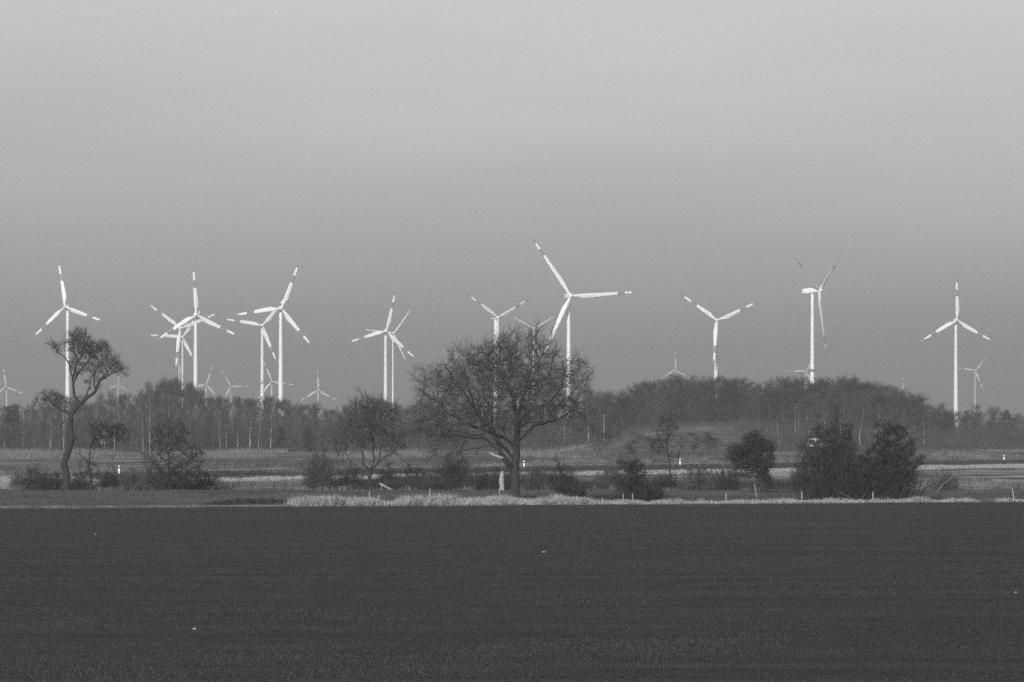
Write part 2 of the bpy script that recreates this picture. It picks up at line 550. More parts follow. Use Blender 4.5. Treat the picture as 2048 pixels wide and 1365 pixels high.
_cache = {}
def turbine(u, v, rpx, Rm, angles, label, yaw=12, bands=(0.54, 0.69, 0.855), tr=(2.4, 1.25), group=None, ring=None, tilt=4, chord=0.098):
    D = Rm * F / rpx
    hub = px(u, v, D)
    s = Rm / 40.0
    psi = R(yaw)
    ov = 4.6 * s                                # hub in front of the tower axis
    fx, fy = math.sin(psi), -math.cos(psi)
    bx_, by_ = hub.x - fx * ov, hub.y - fy * ov
    bz = gz(bx_, by_)
    h = hub.z - bz
    root = empty('wind_turbine', (bx_, by_, bz), psi)
    tag(root, label, 'wind turbine', group)
    link('tower', tower_mesh(h - 1.6 * s, tr[0], tr[1]), root)
    kN = ('n', round(s, 3))
    if kN not in _cache: _cache[kN] = (nacelle_mesh(s), spinner_mesh(s))
    link('nacelle', _cache[kN][0], root, (0, 0, h + 0.1 * s), (R(-tilt), 0, 0))
    hb = link('hub', _cache[kN][1], root, (0, -ov, h), (R(-tilt), 0, 0))
    kB = ('b', Rm, tuple(bands), chord)
    if kB not in _cache: _cache[kB] = blade_mesh(Rm, tuple(bands), chord)
    for a in angles:
        link('blade', _cache[kB], hb, (0, 0, 0), (0, R(90 - a), 0))
    if ring:
        z = h + (v - ring) / F * D
        g = G(); tube(g, [(0, 0, z - .9), (0, 0, z + .9)], tr[0] + 0.03, 20, cap=True)
        link('tower_band', g.mesh('tower_band', M['band'], True), root)
    return root

def tri3(a): return (a, a + 120, a + 240)
turbine(130, 614, 98, 40, tri3(101.5), 'banded wind turbine rising behind the crooked bare tree', yaw=-22)
turbine(392.4, 630, 100, 40, tri3(93.5), 'wind turbine with one blade pointing straight up, foremost of a tight cluster of three', yaw=10)
turbine(361, 657.5, 87, 40, tri3(23), 'wind turbine with one blade hanging down along its tower, in the cluster of three', yaw=14, tr=(1.8, 1.0))
turbine(365.5, 675, 74, 40, tri3(57), 'smallest wind turbine of the cluster of three, hub lowest, one blade level', yaw=8, tr=(1.6, .9))
turbine(563, 617, 103, 40, tri3(69), 'tall wind turbine of an overlapping pair, raised blade leaning slightly over', yaw=10)
turbine(525.3, 651.5, 84, 40, tri3(51), 'lower wind turbine of an overlapping pair, its blade reaching up behind the taller hub', yaw=8)
turbine(773, 662.5, 86, 40, tri3(77), 'banded wind turbine standing side by side with a thinner plain one', yaw=12)
turbine(787.5, 667, 59, 30, tri3(53.5), 'thin plain white wind turbine without bands beside a banded one', yaw=16, bands=(), tr=(1.25, .75), chord=0.065)
turbine(996, 635.5, 86, 40, tri3(27.5), 'banded wind turbine with two raised blades directly behind the crown of the big bare oak', yaw=32)
turbine(1068, 658, 48, 26, tri3(31), 'small plain wind turbine with two raised blades, peeping over the big bare oak', yaw=14, bands=(), tr=(1.5, .9), chord=0.05)
turbine(1141.5, 592.5, 139, 50, tri3(4.2), 'largest wind turbine, long level blade, standing beyond the right side of the oak crown', yaw=14, bands=(0.70, 0.81, 0.91), tr=(2.1, 1.25), chord=0.07)
turbine(1434.5, 641.5, 95, 40, tri3(25), 'wind turbine with two raised blades in a V above the wooded hill', yaw=10)
turbine(1638.5, 581.5, 130, 50, tri3(31), 'wind turbine turned almost edge on with a dark ring low on its tower', yaw=62, bands=(0.70, 0.82, 0.92), tr=(2.0, 1.2), ring=741, tilt=6, chord=0.07)
turbine(1914, 641, 89, 40, tri3(90), 'wind turbine with one vertical blade and two drooping, above the low conifers', yaw=6)
FG = 'distant hazy wind turbines'
FB = (0.55, 0.7, 0.86)
turbine(12, 774, 43, 40, tri3(100), 'faint distant wind turbine above the dark broad pine', yaw=-10, bands=FB, group=FG)
turbine(236, 770, 32, 35, tri3(88), 'faint distant wind turbine below the outer branches of the crooked tree', yaw=5, bands=FB, group=FG)
turbine(412.5, 769.5, 44, 40, tri3(73), 'faint distant wind turbine just beside the foremost tower of the cluster', yaw=5, bands=FB, group=FG)
turbine(462, 773.5, 41, 40, tri3(2), 'faint distant wind turbine standing alone between the cluster and the overlapping pair', yaw=5, bands=FB, group=FG)
turbine(543.5, 763.5, 50, 40, tri3(-7.5), 'faint distant wind turbine seen between the two towers of the overlapping pair', yaw=5, bands=FB, group=FG)
turbine(636.5, 781, 46, 40, tri3(92), 'faint distant wind turbine low over the wood, between the pairs of towers', yaw=5, bands=FB, group=FG)
turbine(1351, 740.5, 42, 40, tri3(91), 'faint distant wind turbine whose lower blades touch the wooded hilltop', yaw=5, bands=FB, group=FG)
turbine(1612, 743, 42, 40, tri3(180), 'faint distant wind turbine with a level blade beside the edge-on turbine tower', yaw=5, bands=FB, group=FG)
turbine(1951, 741.6, 42, 40, tri3(52), 'faint distant wind turbine next to the tower above the low conifers', yaw=5, bands=FB, group=FG)
turbine(1808, 788, 38, 40, tri3(94), 'faintest wind turbine, only one blade tip showing over the slope of the hill wood', yaw=5, bands=FB, group=FG)

# ------------------------------------------------------------------ trees: branch growth by space colonisation
def colonize(nodes, parents, attr, step, infl, kill, iters, trop=(0, 0, 0.1), jitter=0.15):
    pos = [np.array(p, float) for p in nodes]; par = list(parents)
    attr = np.asarray(attr, float)
    trop = np.array(trop)
    nchild = {}
    for _ in range(iters):
        if len(attr) == 0: break
        kd = kdtree.KDTree(len(pos))
        for i, p in enumerate(pos): kd.insert(p, i)
        kd.balance()
        pull = {}; keep = np.ones(len(attr), bool)
        for k, a in enumerate(attr):
            co, i, d = kd.find(a)
            if d < kill: keep[k] = False
            elif d < infl:
                v = (a - pos[i]) / max(d, 1e-6)
                pull[i] = pull.get(i, 0) + v
        attr = attr[keep]
        grew = False
        for i, v in pull.items():
            n = np.linalg.norm(v)
            if n < 1e-6: continue
            if nchild.get(i, 0) > 3: continue
            d = v / n + trop + RNG.normal(0, jitter, 3)
            d /= max(np.linalg.norm(d), 1e-6)
            pos.append(pos[i] + d * step); par.append(i); nchild[i] = nchild.get(i, 0) + 1; grew = True
        if not grew: break
    return np.array(pos), np.array(par)

def radii(pos, par, tip=0.012, ex=2.35):
    n = len(pos); acc = np.zeros(n); r = np.zeros(n)
    for i in range(n - 1, -1, -1):
        r[i] = max(tip, acc[i] ** (1 / ex)) if acc[i] > 0 else tip
        if par[i] >= 0: acc[par[i]] += r[i] ** ex
    return r

def branch_tubes(gt, gc, pos, par, r, split):
    """thick wood goes to gt, thin wood to gc"""
    n = len(pos); kids = [[] for _ in range(n)]
    for i in range(n):
        if par[i] >= 0: kids[par[i]].append(i)
    starts = [(i, None) for i in range(n) if par[i] < 0]
    while starts:
        s, frm = starts.pop()
        path = [s]; cur = s
        while kids[cur]:
            ks = sorted(kids[cur], key=lambda k: -r[k])
            for o in ks[1:]: starts.append((o, cur))
            cur = ks[0]; path.append(cur)
        P = [pos[k] for k in path]; rr = [r[k] for k in path]
        if frm is not None:
            P = [pos[frm]] + P; rr = [min(rr[0] * 1.15, r[frm])] + rr
        if len(P) < 2: continue
        P = np.array(P); rr = np.array(rr)
        # smooth
        Q = P.copy()
        if len(P) > 2: Q[1:-1] = 0.5 * P[1:-1] + 0.25 * (P[:-2] + P[2:])
        k = int((rr > split).sum())
        if k >= 2:
            tube(gt, Q[:k], rr[:k], 9 if rr[0] > 0.2 else 6, cap=True)
            if k < len(Q): tube(gc, Q[k - 1:], rr[k - 1:], 4, cap=False)
        else:
            tube(gc, Q, rr, 4 if rr[0] > 0.03 else 3, cap=False)

def twigs(g, pos, par, r, rmax, per, length, width, spread=0.8, up=0.15, sub=2, ctr=None, sides=3, flat=False):
    idx = np.where((r < rmax) & (par >= 0))[0]
    if len(idx) == 0: return
    idx = np.repeat(idx, per)
    t = RNG.random(len(idx))[:, None]
    P0 = pos[par[idx]] * (1 - t) + pos[idx] * t
    D = unit(pos[idx] - pos[par[idx]])
    out = unit(P0 - ctr) if ctr is not None else 0
    D = unit(D + spread * RNG.normal(0, 1, D.shape) + (0.5 * out) + np.array([0, 0, up]))
    L = (length * RNG.uniform(0.4, 1.25, len(idx)))[:, None]
    P1 = P0 + D * L * 0.5
    D2 = unit(D + 0.35 * RNG.normal(0, 1, D.shape) + np.array([0, 0, up * .7]))
    P2 = P1 + D2 * L * 0.5
    (ribbons(g, P0, P1, P2, width * 2.0) if flat else spikes(g, P0, P1, P2, width, width * 0.7, sides))
    for _ in range(sub):
        q = RNG.uniform(0.2, 0.95, len(idx))[:, None]
        B0 = np.where(q < 0.5, P0 + (P1 - P0) * q * 2, P1 + (P2 - P1) * (q - 0.5) * 2)
        E = unit(D2 + 0.8 * RNG.normal(0, 1, D.shape) + np.array([0, 0, up]))
        l2 = L * RNG.uniform(0.35, 0.7, (len(idx), 1))
        B1 = B0 + E * l2 * .5
        B2 = B1 + unit(E + 0.3 * RNG.normal(0, 1, D.shape)) * l2 * .5
        ribbons(g, B0, B1, B2, width * 1.7)

def clumpy(pts, k, sd, keep=.25):
    c = pts[RNG.choice(len(pts), k, replace=False)]
    n = len(pts); m = int(n * keep)
    return np.concatenate([pts[:0], pts[RNG.choice(n, m, replace=False)], c[RNG.integers(0, k, n - m)] + RNG.normal(0, sd, (n - m, 3))])

def blob_points(blobs, n):
    """blobs: (cx, cy, cz, rx, ry, rz, weight)"""
    out = []
    W = np.array([b[6] * b[3] * b[4] * b[5] for b in blobs]); W = W / W.sum()
    for b, w in zip(blobs, W):
        k = int(n * w) + 1
        d = unit(RNG.normal(0, 1, (k, 3)))
        rad = RNG.random(k) ** 0.42
        out.append(np.array(b[:3]) + d * rad[:, None] * np.array(b[3:6]))
    return np.concatenate(out)

def pxl(u, v, base, D, dy=0.0):
    """photo pixel on the tree's own plane -> coordinates relative to its foot"""
    p = px(u, v, D)
    return (p.x - base.x, dy, p.z - base.z)

def skeleton(limbs, base, D, step=0.35):
    """limbs: list of (parent_limb or None, t on the parent, [(u,v,dy),...], r0, r1); returns nodes, parents, min radii"""
    pos, par, rad, index = [], [], [], []
    for pl, t, pts, r0, r1 in limbs:
        P = np.array([pxl(u, v, base, D, dy) for u, v, dy in pts])
        ids = []
        if pl is None: last = -1
        else:
            last = index[pl][min(len(index[pl]) - 1, int(t * (len(index[pl]) - 1)))]
            P = np.concatenate([[pos[last]], P])
        # Catmull-Rom resample
        Q = np.concatenate([[2 * P[0] - P[1]], P, [2 * P[-1] - P[-2]]])
        pts2 = []
        for i in range(1, len(Q) - 2):
            L = np.linalg.norm(Q[i + 1] - Q[i]); k = max(1, int(round(L / step)))
            for s in range(k):
                x = s / k
                pts2.append(0.5 * ((2 * Q[i]) + (-Q[i - 1] + Q[i + 1]) * x + (2 * Q[i - 1] - 5 * Q[i] + 4 * Q[i + 1] - Q[i + 2]) * x * x + (-Q[i - 1] + 3 * Q[i] - 3 * Q[i + 1] + Q[i + 2]) * x ** 3))
        pts2.append(Q[-2])
        if pl is not None: pts2 = pts2[1:]
        if pl is not None and len(pts2) > 4:
            wk = np.cumsum(RNG.normal(0, .075, (len(pts2), 3)), 0); wk -= np.linspace(0, 1, len(pts2))[:, None] * wk[-1] * .7
            pts2 = [np.array(q) + o_ for q, o_ in zip(pts2, wk)]
        for i, p in enumerate(pts2):
            w = (0.10 if pl is not None else 0.055) * (1 if i else 0)
            pos.append(np.array(p) + RNG.normal(0, w, 3)); par.append(last); last = len(pos) - 1
            f = i / max(1, len(pts2) - 1)
            rad.append(r0 + (r1 - r0) * f); ids.append(last)
        index.append(ids)
    return pos, par, np.array(rad)

def build_tree(name, base, limbs, D, blobs_px, n_attr, label, cat='tree', group=None, step=0.35, infl=3.2, kill=0.55, iters=70,
               trop=(0, 0, 0.08), tw=dict(), tip=0.013, ex=2.35, split=0.06, bark='bark', twig='twig', depth=1.0, flare=0.0, jitter=0.2, clumps=0, clump_sd=.6):
    sc = D / F
    blobs = []
    for u, v, dy, ru, rv, w in blobs_px:
        c = pxl(u, v, base, D, dy)
        blobs.append((c[0], c[1], c[2], ru * sc, max(ru, rv) * sc * depth, rv * sc, w))
    pos, par, rm = skeleton(limbs, base, D)
    att = blob_points(blobs, n_attr)
    if clumps: att = clumpy(att, clumps, clump_sd)
    P, A = colonize(pos, par, att, step, infl, kill, iters, trop, jitter)
    r = radii(P, A, tip, ex)
    r[:len(rm)] = np.maximum(np.minimum(r[:len(rm)], rm * 1.3), rm)
    # children never thicker than their parents
    for i in range(len(P)):
        if A[i] >= 0: r[i] = min(r[i], r[A[i]])
    if flare:
        k = np.clip(1 - P[:, 2] / 1.3, 0, 1); k[len(rm):] = 0
        r = r * (1 + flare * k ** 2)
    r[:len(rm)] *= RNG.uniform(.88, 1.12, len(rm))
    gt, gc = G(), G()
    branch_tubes(gt, gc, P, A, r, split)
    kw = dict(rmax=0.05, per=3, length=0.75, width=0.011, ctr=np.array([0, 0, P[:, 2].max() * 0.5])); kw.update(tw)
    twigs(gc, P, A, r, **kw)
    root = empty(name, base); tag(root, label, cat, group)
    link('trunk', gt.mesh('trunk', M[bark], True), root)
    link('crown', gc.mesh('crown', M[twig]), root)
    return root, P, A, r

# ---- the big bare oak
b = on_ground(1030, 1003); D = b.y
OAK = [
 (None, 0, [(1030, 1004, 0), (1030, 975, 0), (1029, 945, 0.05), (1033, 905, 0.1), (1034, 858, 0), (1037, 833, 0.1)], 0.50, 0.26),      # 0 trunk
 (0, .38, [(1014, 917, -.3), (1003, 900, -.6), (976, 852, -1.2), (958, 830, -1.6), (930, 792, -1.9), (897, 727, -2.2)], 0.24, 0.06),   # 1 left limb
 (0, .60, [(1016, 880, .4), (999, 866, .8), (965, 856, 1.4), (923, 846, 2.0), (880, 815, 2.4), (842, 780, 2.6)], 0.17, 0.05),          # 2 left limb behind
 (0, .98, [(1028, 808, -.4), (1008, 768, -.8), (992, 748, -1.0), (972, 706, -1.2)], 0.17, 0.05),                                       # 3 centre left
 (0, .98, [(1043, 800, .3), (1047, 781, .5), (1053, 750, .7), (1080, 712, 1.0)], 0.19, 0.05),                                          # 4 centre right
 (0, .92, [(1052, 826, -.5), (1070, 818, -.8), (1093, 809, -1.2), (1112, 786, -1.6), (1124, 756, -1.9), (1128, 725, -2.1)], 0.18, 0.05),  # 5 right limb
 (0, .70, [(1042, 872, .5), (1052, 860, .9), (1075, 848, 1.4), (1112, 832, 2.0), (1150, 815, 2.5)], 0.13, 0.04),                      # 6 low right
 (1, .35, [(966, 866, -2.2), (930, 868, -3.0), (892, 858, -3.4), (850, 838, -3.6)], 0.10, 0.03),                                       # 7 low left, near
 (1, .22, [(985, 893, -1.4), (945, 897, -2.2), (902, 904, -2.8), (872, 915, -3.1)], 0.09, 0.03),                                       # 8 drooping low left
 (3, .3, [(1018, 772, 1.2), (1022, 740, 2.2), (1012, 700, 2.8)], 0.11, 0.04),                                                          # 9 up behind
 (5, .45, [(1130, 800, -2.4), (1160, 778, -3.2), (1180, 752, -3.6)], 0.09, 0.03),                                                      # 10
 (4, .2, [(1060, 772, 2.2), (1098, 748, 3.2), (1110, 715, 3.8)], 0.10, 0.03),                                                          # 11
 (0, .46, [(1012, 895, -.8), (992, 862, -1.6), (985, 825, -2.3), (968, 780, -2.9), (960, 735, -3.2)], 0.15, 0.04),
 (0, .43, [(1008, 908, .5), (980, 884, 1.2), (948, 872, 2.0), (912, 868, 2.7), (870, 862, 3.2), (840, 850, 3.5)], 0.12, 0.03),
 (0, .8, [(1050, 848, 1.4), (1075, 838, 2.4), (1108, 842, 3.2), (1135, 850, 3.6)], 0.08, 0.03),
 (1, .6, [(945, 790, -3.2), (935, 750, -4.0), (940, 712, -4.4)], 0.10, 0.03),                                                          # 12
]
OAKB = [(1010, 775, 0, 118, 98, 1.0), (1035, 725, 0, 82, 54, 1.0), (1118, 765, 0, 64, 62, 1.5), (925, 790, 0, 84, 82, 1.1), (872, 825, 0, 50, 66, 1.3), (1130, 815, 0, 48, 34, .7), (890, 880, -1, 52, 26, .8), (960, 720, 0, 56, 40, 1.0), (850, 775, 0, 34, 30, .5), (1165, 755, 0, 28, 36, .6), (1080, 690, 0, 30, 22, .7), (1140, 850, 0, 36, 22, .5), (920, 910, 0, 40, 16, .5)]
oak, P, A, r = build_tree('oak_tree', b, OAK, D, OAKB, 4700, 'large spreading bare oak with thick forked trunk and dense twigs at the field edge', step=0.32, infl=2.8, kill=0.42, clumps=150, clump_sd=.62, ex=2.2,
    tw=dict(per=3, length=1.15, width=0.014, up=0.08, spread=0.55), tip=0.014, split=0.04, bark='bark_dark', twig='twig_oak', flare=0.45)
g = G()
pt = np.array(pxl(1028, 938, b, D, 0)); p0 = np.array(pxl(1005, 915.5, b, D, -.75))
tube(g, np.stack([pt, pt * .45 + p0 * .55 + np.array([0, 0, .06]), p0]), np.array([.24, .17, .13]), 9)
link('limb_stump', g.mesh('limb_stump', M['bark_dark'], True), oak)
g = G()
p0 = np.array(pxl(1007, 917, b, D, -.72)); p1 = np.array(pxl(978, 905.5, b, D, -.9))
tube(g, np.stack([p0, p0 * .5 + p1 * .5 + np.array([0, 0, -.05]), p1]), np.array([.10, .13, .11]), 8)
bl = link('broken_limb', g.mesh('broken_limb', M['pale_wood']), oak); bl['label'] = 'pale splintered stub of a broken limb'

# ---- crooked tree on the left
b = on_ground(133, 980); D = b.y
CRK = [
 (None, 0, [(134, 981, 0), (132, 960, 0), (131, 940, .05), (130, 922, 0), (136, 904, 0), (141, 890, .1), (143, 878, 0.1), (140, 857, 0.1), (141, 831, 0)], 0.410, 0.270),
 (0, 1.0, [(150, 813, 0), (163, 795, 0.1), (187, 780, .1), (199, 768, 0), (211, 757, 0), (232, 748, .2), (252, 738, .3)], 0.260, 0.047),
 (0, 1.0, [(132, 826, -.1), (122, 821, -.2), (108, 812, -.4), (97, 797, -.5), (86, 786, -.6)], 0.169, 0.041),
 (1, .22, [(153, 790, .2), (146, 783, .3), (144, 764, .4), (138, 737, .4), (131, 718, .5), (115, 706, .6), (103, 690, .7)], 0.169, 0.041),
 (3, .45, [(151, 742, -.3), (157, 722, -.4), (150, 700, -.5), (152, 670, -.5)], 0.104, 0.034),
 (3, .3, [(156, 748, .6), (176, 725, .9), (190, 705, 1.1), (208, 693, 1.2)], 0.117, 0.034),
 (1, .45, [(190, 758, -.5), (183, 742, -.8), (178, 722, -1.0)], 0.091, 0.034),
 (1, .6, [(213, 742, .8), (222, 732, 1.0), (240, 726, 1.2)], 0.091, 0.034),
 (0, .62, [(156, 872, .4), (168, 858, .6), (178, 845, .7)], 0.065, 0.027),
 (0, .45, [(122, 905, -.3), (112, 912, -.5)], 0.078, 0.041),
 (0, .8, [(128, 842, .4), (112, 838, .6)], 0.052, 0.027),
 (1, .3, [(176, 770, .9), (184, 750, 1.3), (204, 722, 1.5)], 0.091, 0.034),
 (4, .3, [(165, 712, -.9), (172, 690, -1.1), (175, 672, -1.2)], 0.078, 0.027),
]
CRKB = [(114, 698, .5, 16, 15, 1), (153, 684, -.3, 20, 30, 1.2), (170, 680, -.8, 14, 18, 1.2), (192, 704, .8, 30, 20, 1.2), (228, 735, .5, 28, 14, 1.1), (160, 730, .2, 26, 24, .6), (205, 738, 0, 28, 16, .5), (100, 797, -.4, 20, 15, 1), (122, 800, .4, 16, 12, .7), (245, 745, .5, 18, 10, .8), (172, 845, .6, 20, 14, .4), (205, 722, 1.2, 26, 14, .6), (112, 840, .5, 14, 12, .3), (185, 770, 0, 24, 14, .3)]
build_tree('crooked_tree', b, CRK, D, CRKB, 2000, 'tall crooked bare tree with bent trunk and windswept crown', step=0.3, infl=2.2, kill=0.30, trop=(0.10, 0, 0.08), clumps=90, clump_sd=.28, ex=2.2, twig='twig_oak',
    tw=dict(per=4, length=0.66, width=0.015, up=0.25, spread=0.55), tip=0.013, split=0.05, bark='bark_dark', flare=0.3, depth=1.1)

# ---- fan-shaped tree
b = on_ground(740, 979.5); D = b.y
FAN = [
 (None, 0, [(740, 980, 0), (739, 960, 0), (741, 940, 0)], 0.26, 0.19),
 (0, 1.0, [(730, 932, -.2), (722, 915, -.4), (720, 894, -.5), (708, 862, -.6), (695, 830, -.7)], 0.11, 0.03),
 (0, 1.0, [(743, 920, .2), (742, 893, .3), (739, 867, .3), (737, 835, .4), (736, 808, .4)], 0.11, 0.03),
 (0, .9, [(752, 928, -.3), (757, 915, -.4), (770, 890, -.6), (782, 850, -.8), (790, 815, -.9)], 0.11, 0.03),
 (0, .8, [(722, 942, .4), (705, 930, .7), (690, 910, .9), (672, 890, 1.2)], 0.08, 0.025),
 (0, .95, [(765, 925, .7), (785, 905, 1.1), (805, 880, 1.4)], 0.08, 0.025),
 (0, .3, [(722, 962, -.5), (705, 953, -.9), (690, 945, -1.1)], 0.06, 0.02),
 (2, .3, [(750, 870, 1.0), (760, 838, 1.4), (762, 808, 1.6)], 0.07, 0.02),
]
FANB = [(738, 850, 0, 58, 48, 1), (700, 868, 0, 40, 38, .9), (782, 862, 0, 38, 40, .9), (740, 820, 0, 46, 20, 1), (690, 905, .3, 34, 26, .6), (795, 895, .5, 26, 30, .6), (668, 925, .2, 26, 22, .5), (715, 945, -.4, 34, 16, .5), (800, 930, .2, 22, 22, .4), (660, 880, 0, 18, 24, .5)]
build_tree('bare_tree', b, FAN, D, FANB, 2100, 'medium bare tree with fan-shaped upright branches beside the broken pale log', step=0.3, infl=2.3, kill=0.42,
    tw=dict(per=4, length=0.9, width=0.015, up=0.4, spread=0.55), trop=(0, 0, .2), tip=0.011, split=0.04, bark='bark_dark', twig='twig_oak', clumps=110, clump_sd=.5, ex=2.2)

# ---- slender sapling tree
b = on_ground(1342, 980); D = b.y
SAP = [
 (None, 0, [(1342, 981, 0), (1340, 950, 0), (1338, 925, 0), (1335, 903, .1), (1333, 888, .1), (1335, 860, .1), (1334, 832, .1)], 0.14, 0.03),
 (0, .4, [(1322, 928, -.4), (1306, 921, -.7)], 0.045, 0.02), (0, .48, [(1350, 912, .3), (1362, 898, .5)], 0.045, 0.02),
 (0, .6, [(1322, 884, .3), (1312, 876, .5)], 0.05, 0.02), (0, .66, [(1342, 872, -.3), (1347, 850, -.4)], 0.05, 0.02),
]
SAPB = [(1333, 862, 0, 26, 36, 1), (1330, 900, 0, 30, 22, .5), (1320, 925, 0, 22, 10, .5), (1352, 905, 0, 18, 18, .5)]
build_tree('sapling', b, SAP, D, SAPB, 420, 'slender young bare tree with thin crown standing behind the grass strip', step=0.3, infl=2.0, kill=0.45,
    tw=dict(per=3, length=0.6, width=0.014, up=0.3), tip=0.010, split=0.035, bark='bark_dark')

# ---- small trees of the left hedge
b = on_ground(183, 980); D = b.y
HT1 = [
 (None, 0, [(183, 981, 0), (182, 960, 0), (179, 935, 0), (180, 905, .1), (184, 880, .1)], 0.16, 0.07),
 (0, .55, [(170, 915, -.4), (160, 900, -.6)], 0.05, 0.02), (0, 1, [(205, 874, .3), (230, 872, .5), (252, 880, .7)], 0.06, 0.02),
 (0, .9, [(200, 858, -.4), (222, 852, -.6), (245, 855, -.8)], 0.06, 0.02), (0, 1, [(190, 860, .6), (202, 842, .9)], 0.05, 0.02),
]
HT1B = [(215, 862, 0, 46, 20, 1), (195, 850, 0, 22, 16, 1), (240, 875, 0, 24, 14, .8), (178, 940, 0, 26, 26, .4), (205, 890, .4, 30, 12, .5)]
build_tree('bare_tree', b, HT1, D, HT1B, 900, 'small bare tree with flat layered branches beside the crooked tree', step=0.3, infl=2.2, kill=0.48,
    tw=dict(per=4, length=0.6, width=0.016, up=0.02), trop=(.05, 0, 0), tip=0.012, split=0.04, bark='bark_dark')
b = on_ground(339, 980); D = b.y
HT2 = [
 (None, 0, [(340, 981, 0), (339, 950, 0), (338, 915, 0), (336, 890, 0), (338, 862, .1)], 0.17, 0.06),
 (0, .3, [(322, 938, -.4), (305, 922, -.7)], 0.06, 0.02), (0, .35, [(360, 930, .4), (384, 915, .6), (402, 905, .7)], 0.07, 0.02),
 (0, .7, [(355, 885, -.3), (372, 862, -.5)], 0.05, 0.02), (0, .75, [(320, 880, .3), (308, 862, .5)], 0.05, 0.02),
 (0, .1, [(358, 962, .5), (380, 945, .8), (398, 930, 1)], 0.06, 0.02), (0, .1, [(316, 965, .5), (300, 950, .8)], 0.05, 0.02),
]
HT2B = [(340, 880, 0, 44, 38, .8), (370, 915, 0, 44, 34, 1), (312, 915, 0, 34, 34, .8), (350, 950, 0, 62, 30, 1.2), (345, 848, 0, 26, 24, .5)]
build_tree('bare_tree', b, HT2, D, HT2B, 1900, 'dense dark bushy bare tree with branches down to the ground', step=0.3, infl=2.2, kill=0.46,
    tw=dict(per=4, length=0.6, width=0.017, up=0.15), tip=0.012, split=0.04, bark='bark_dark')

# ------------------------------------------------------------------ leafy shrubs
def leaves(g, C, size, mat=0):
    N = len(C)
    a = unit(RNG.normal(0, 1, (N, 3))); b_ = unit(np.cross(a, RNG.normal(0, 1, (N, 3))))
    s = (size * RNG.uniform(0.5, 1.3, N))[:, None]
    V = np.stack([C - a * s * .5, C + b_ * s * .3 , C + a * s * .5, C - b_ * s * .3], 1)
    T = np.arange(N)[:, None, None] * 4 + np.array([[0, 1, 2], [0, 2, 3]])[None]
    g.add(V.reshape(-1, 3), T.reshape(-1, 3), mat)

def shrub(base, blobs, n_attr, label, name='shrub', cat='shrub', group=None, stems=5, leaf_n=0, leaf_size=0.09, leaf_mat='leaf', tw=dict(), twig='twig', tip=0.010, clump=0.28, stem_r=0.05, kill=0.42, shoots=0):
    """multi-stemmed shrub; blobs in metres relative to the foot (x, y, z, rx, ry, rz, weight)"""
    pos, par, rad = [], [], []
    for k in range(stems):
        a = 6.28 * k / stems + RNG.uniform(-.4, .4)
        bb = blobs[k % len(blobs)]
        tx, ty, tz = bb[0] + RNG.normal(0, .3) * bb[3], bb[1] + RNG.normal(0, .3) * bb[4], bb[2]
        n = max(3, int(np.linalg.norm([tx, ty, tz]) / 0.3)); last = -1
        s0 = 0.15 if stems > 1 else 0.0
        for i in range(n):
            f = i / (n - 1)
            p = np.array([s0 * math.cos(a) * (1 - f) + tx * f ** 1.3, s0 * math.sin(a) * (1 - f) + ty * f ** 1.3, tz * f ** 0.85 - 0.03 * (i == 0)])
            pos.append(p + RNG.normal(0, 0.03, 3) * (i > 0)); par.append(last); last = len(pos) - 1; rad.append(stem_r * (1 - .7 * f))
    att = blob_points(blobs, n_attr)
    att = clumpy(att, max(8, n_attr // 26), .30, .3); att = att[att[:, 2] > .08]
    P, A = colonize(pos, par, att, 0.26, 1.9, kill, 45, (0, 0, .1), .22)
    r = radii(P, A, tip, 2.4); rm = np.array(rad)
    r[:len(rm)] = np.maximum(np.minimum(r[:len(rm)], rm * 1.2), rm * .8)
    for i in range(len(P)):
        if A[i] >= 0: r[i] = min(r[i], r[A[i]])
    gt, gc = G(), G()
    branch_tubes(gt, gc, P, A, r, stem_r * 0.55)
    kw = dict(rmax=0.04, per=4, length=0.5, width=0.011, up=.2, flat=True); kw.update(tw)
    twigs(gc, P, A, r, **kw)
    if shoots:
        N = shoots; bw_ = max(abs(q[0]) + q[3] for q in blobs) * .95; bh = max(q[2] + q[5] for q in blobs)
        S0 = np.stack([RNG.normal(0, bw_ * .42, N), RNG.normal(0, bw_ * .3, N), np.full(N, -.02)], 1)
        hh = bh * RNG.uniform(.25, .85, N) * np.clip(1.05 - (np.abs(S0[:, 0]) / bw_) ** 2, .25, 1)
        lean = np.stack([S0[:, 0] * .35 + RNG.normal(0, .22, N) * hh, RNG.normal(0, .22, N) * hh, hh], 1)
        S1 = S0 + lean * .5 + RNG.normal(0, .05, (N, 3)); S2 = S0 + lean
        ribbons(gc, S0, S1, S2, .034)
        for _ in range(5):
            q = RNG.uniform(.15, .95, (N, 1)); B0 = S0 + lean * q
            E = unit(lean + RNG.normal(0, .7, (N, 3)) * hh[:, None]); l2 = RNG.uniform(.2, .6, (N, 1))
            ribbons(gc, B0, B0 + E * l2 * .5, B0 + unit(E + RNG.normal(0, .3, (N, 3))) * l2, .024)
    root = empty(name, base); tag(root, label, cat, group)
    if gt.n == 0: tube(gt, [(0, 0, -.03), (0, 0, .3)], .04, 6)
    link('stem', gt.mesh('stem', M['bark_dark'], True), root)
    link('twigs' if leaf_n else 'crown', gc.mesh('crown', M[twig]), root)
    if leaf_n:
        tips = P[r < 0.03]
        C = tips[RNG.integers(0, len(tips), leaf_n // 6)]
        C = np.repeat(C, 6, 0) + RNG.normal(0, clump * .5, (len(C) * 6, 3))
        C = C[C[:, 2] > 0.05]
        gl = G(); leaves(gl, C, leaf_size)
        link('foliage', gl.mesh('foliage', M[leaf_mat]), root)
    return root

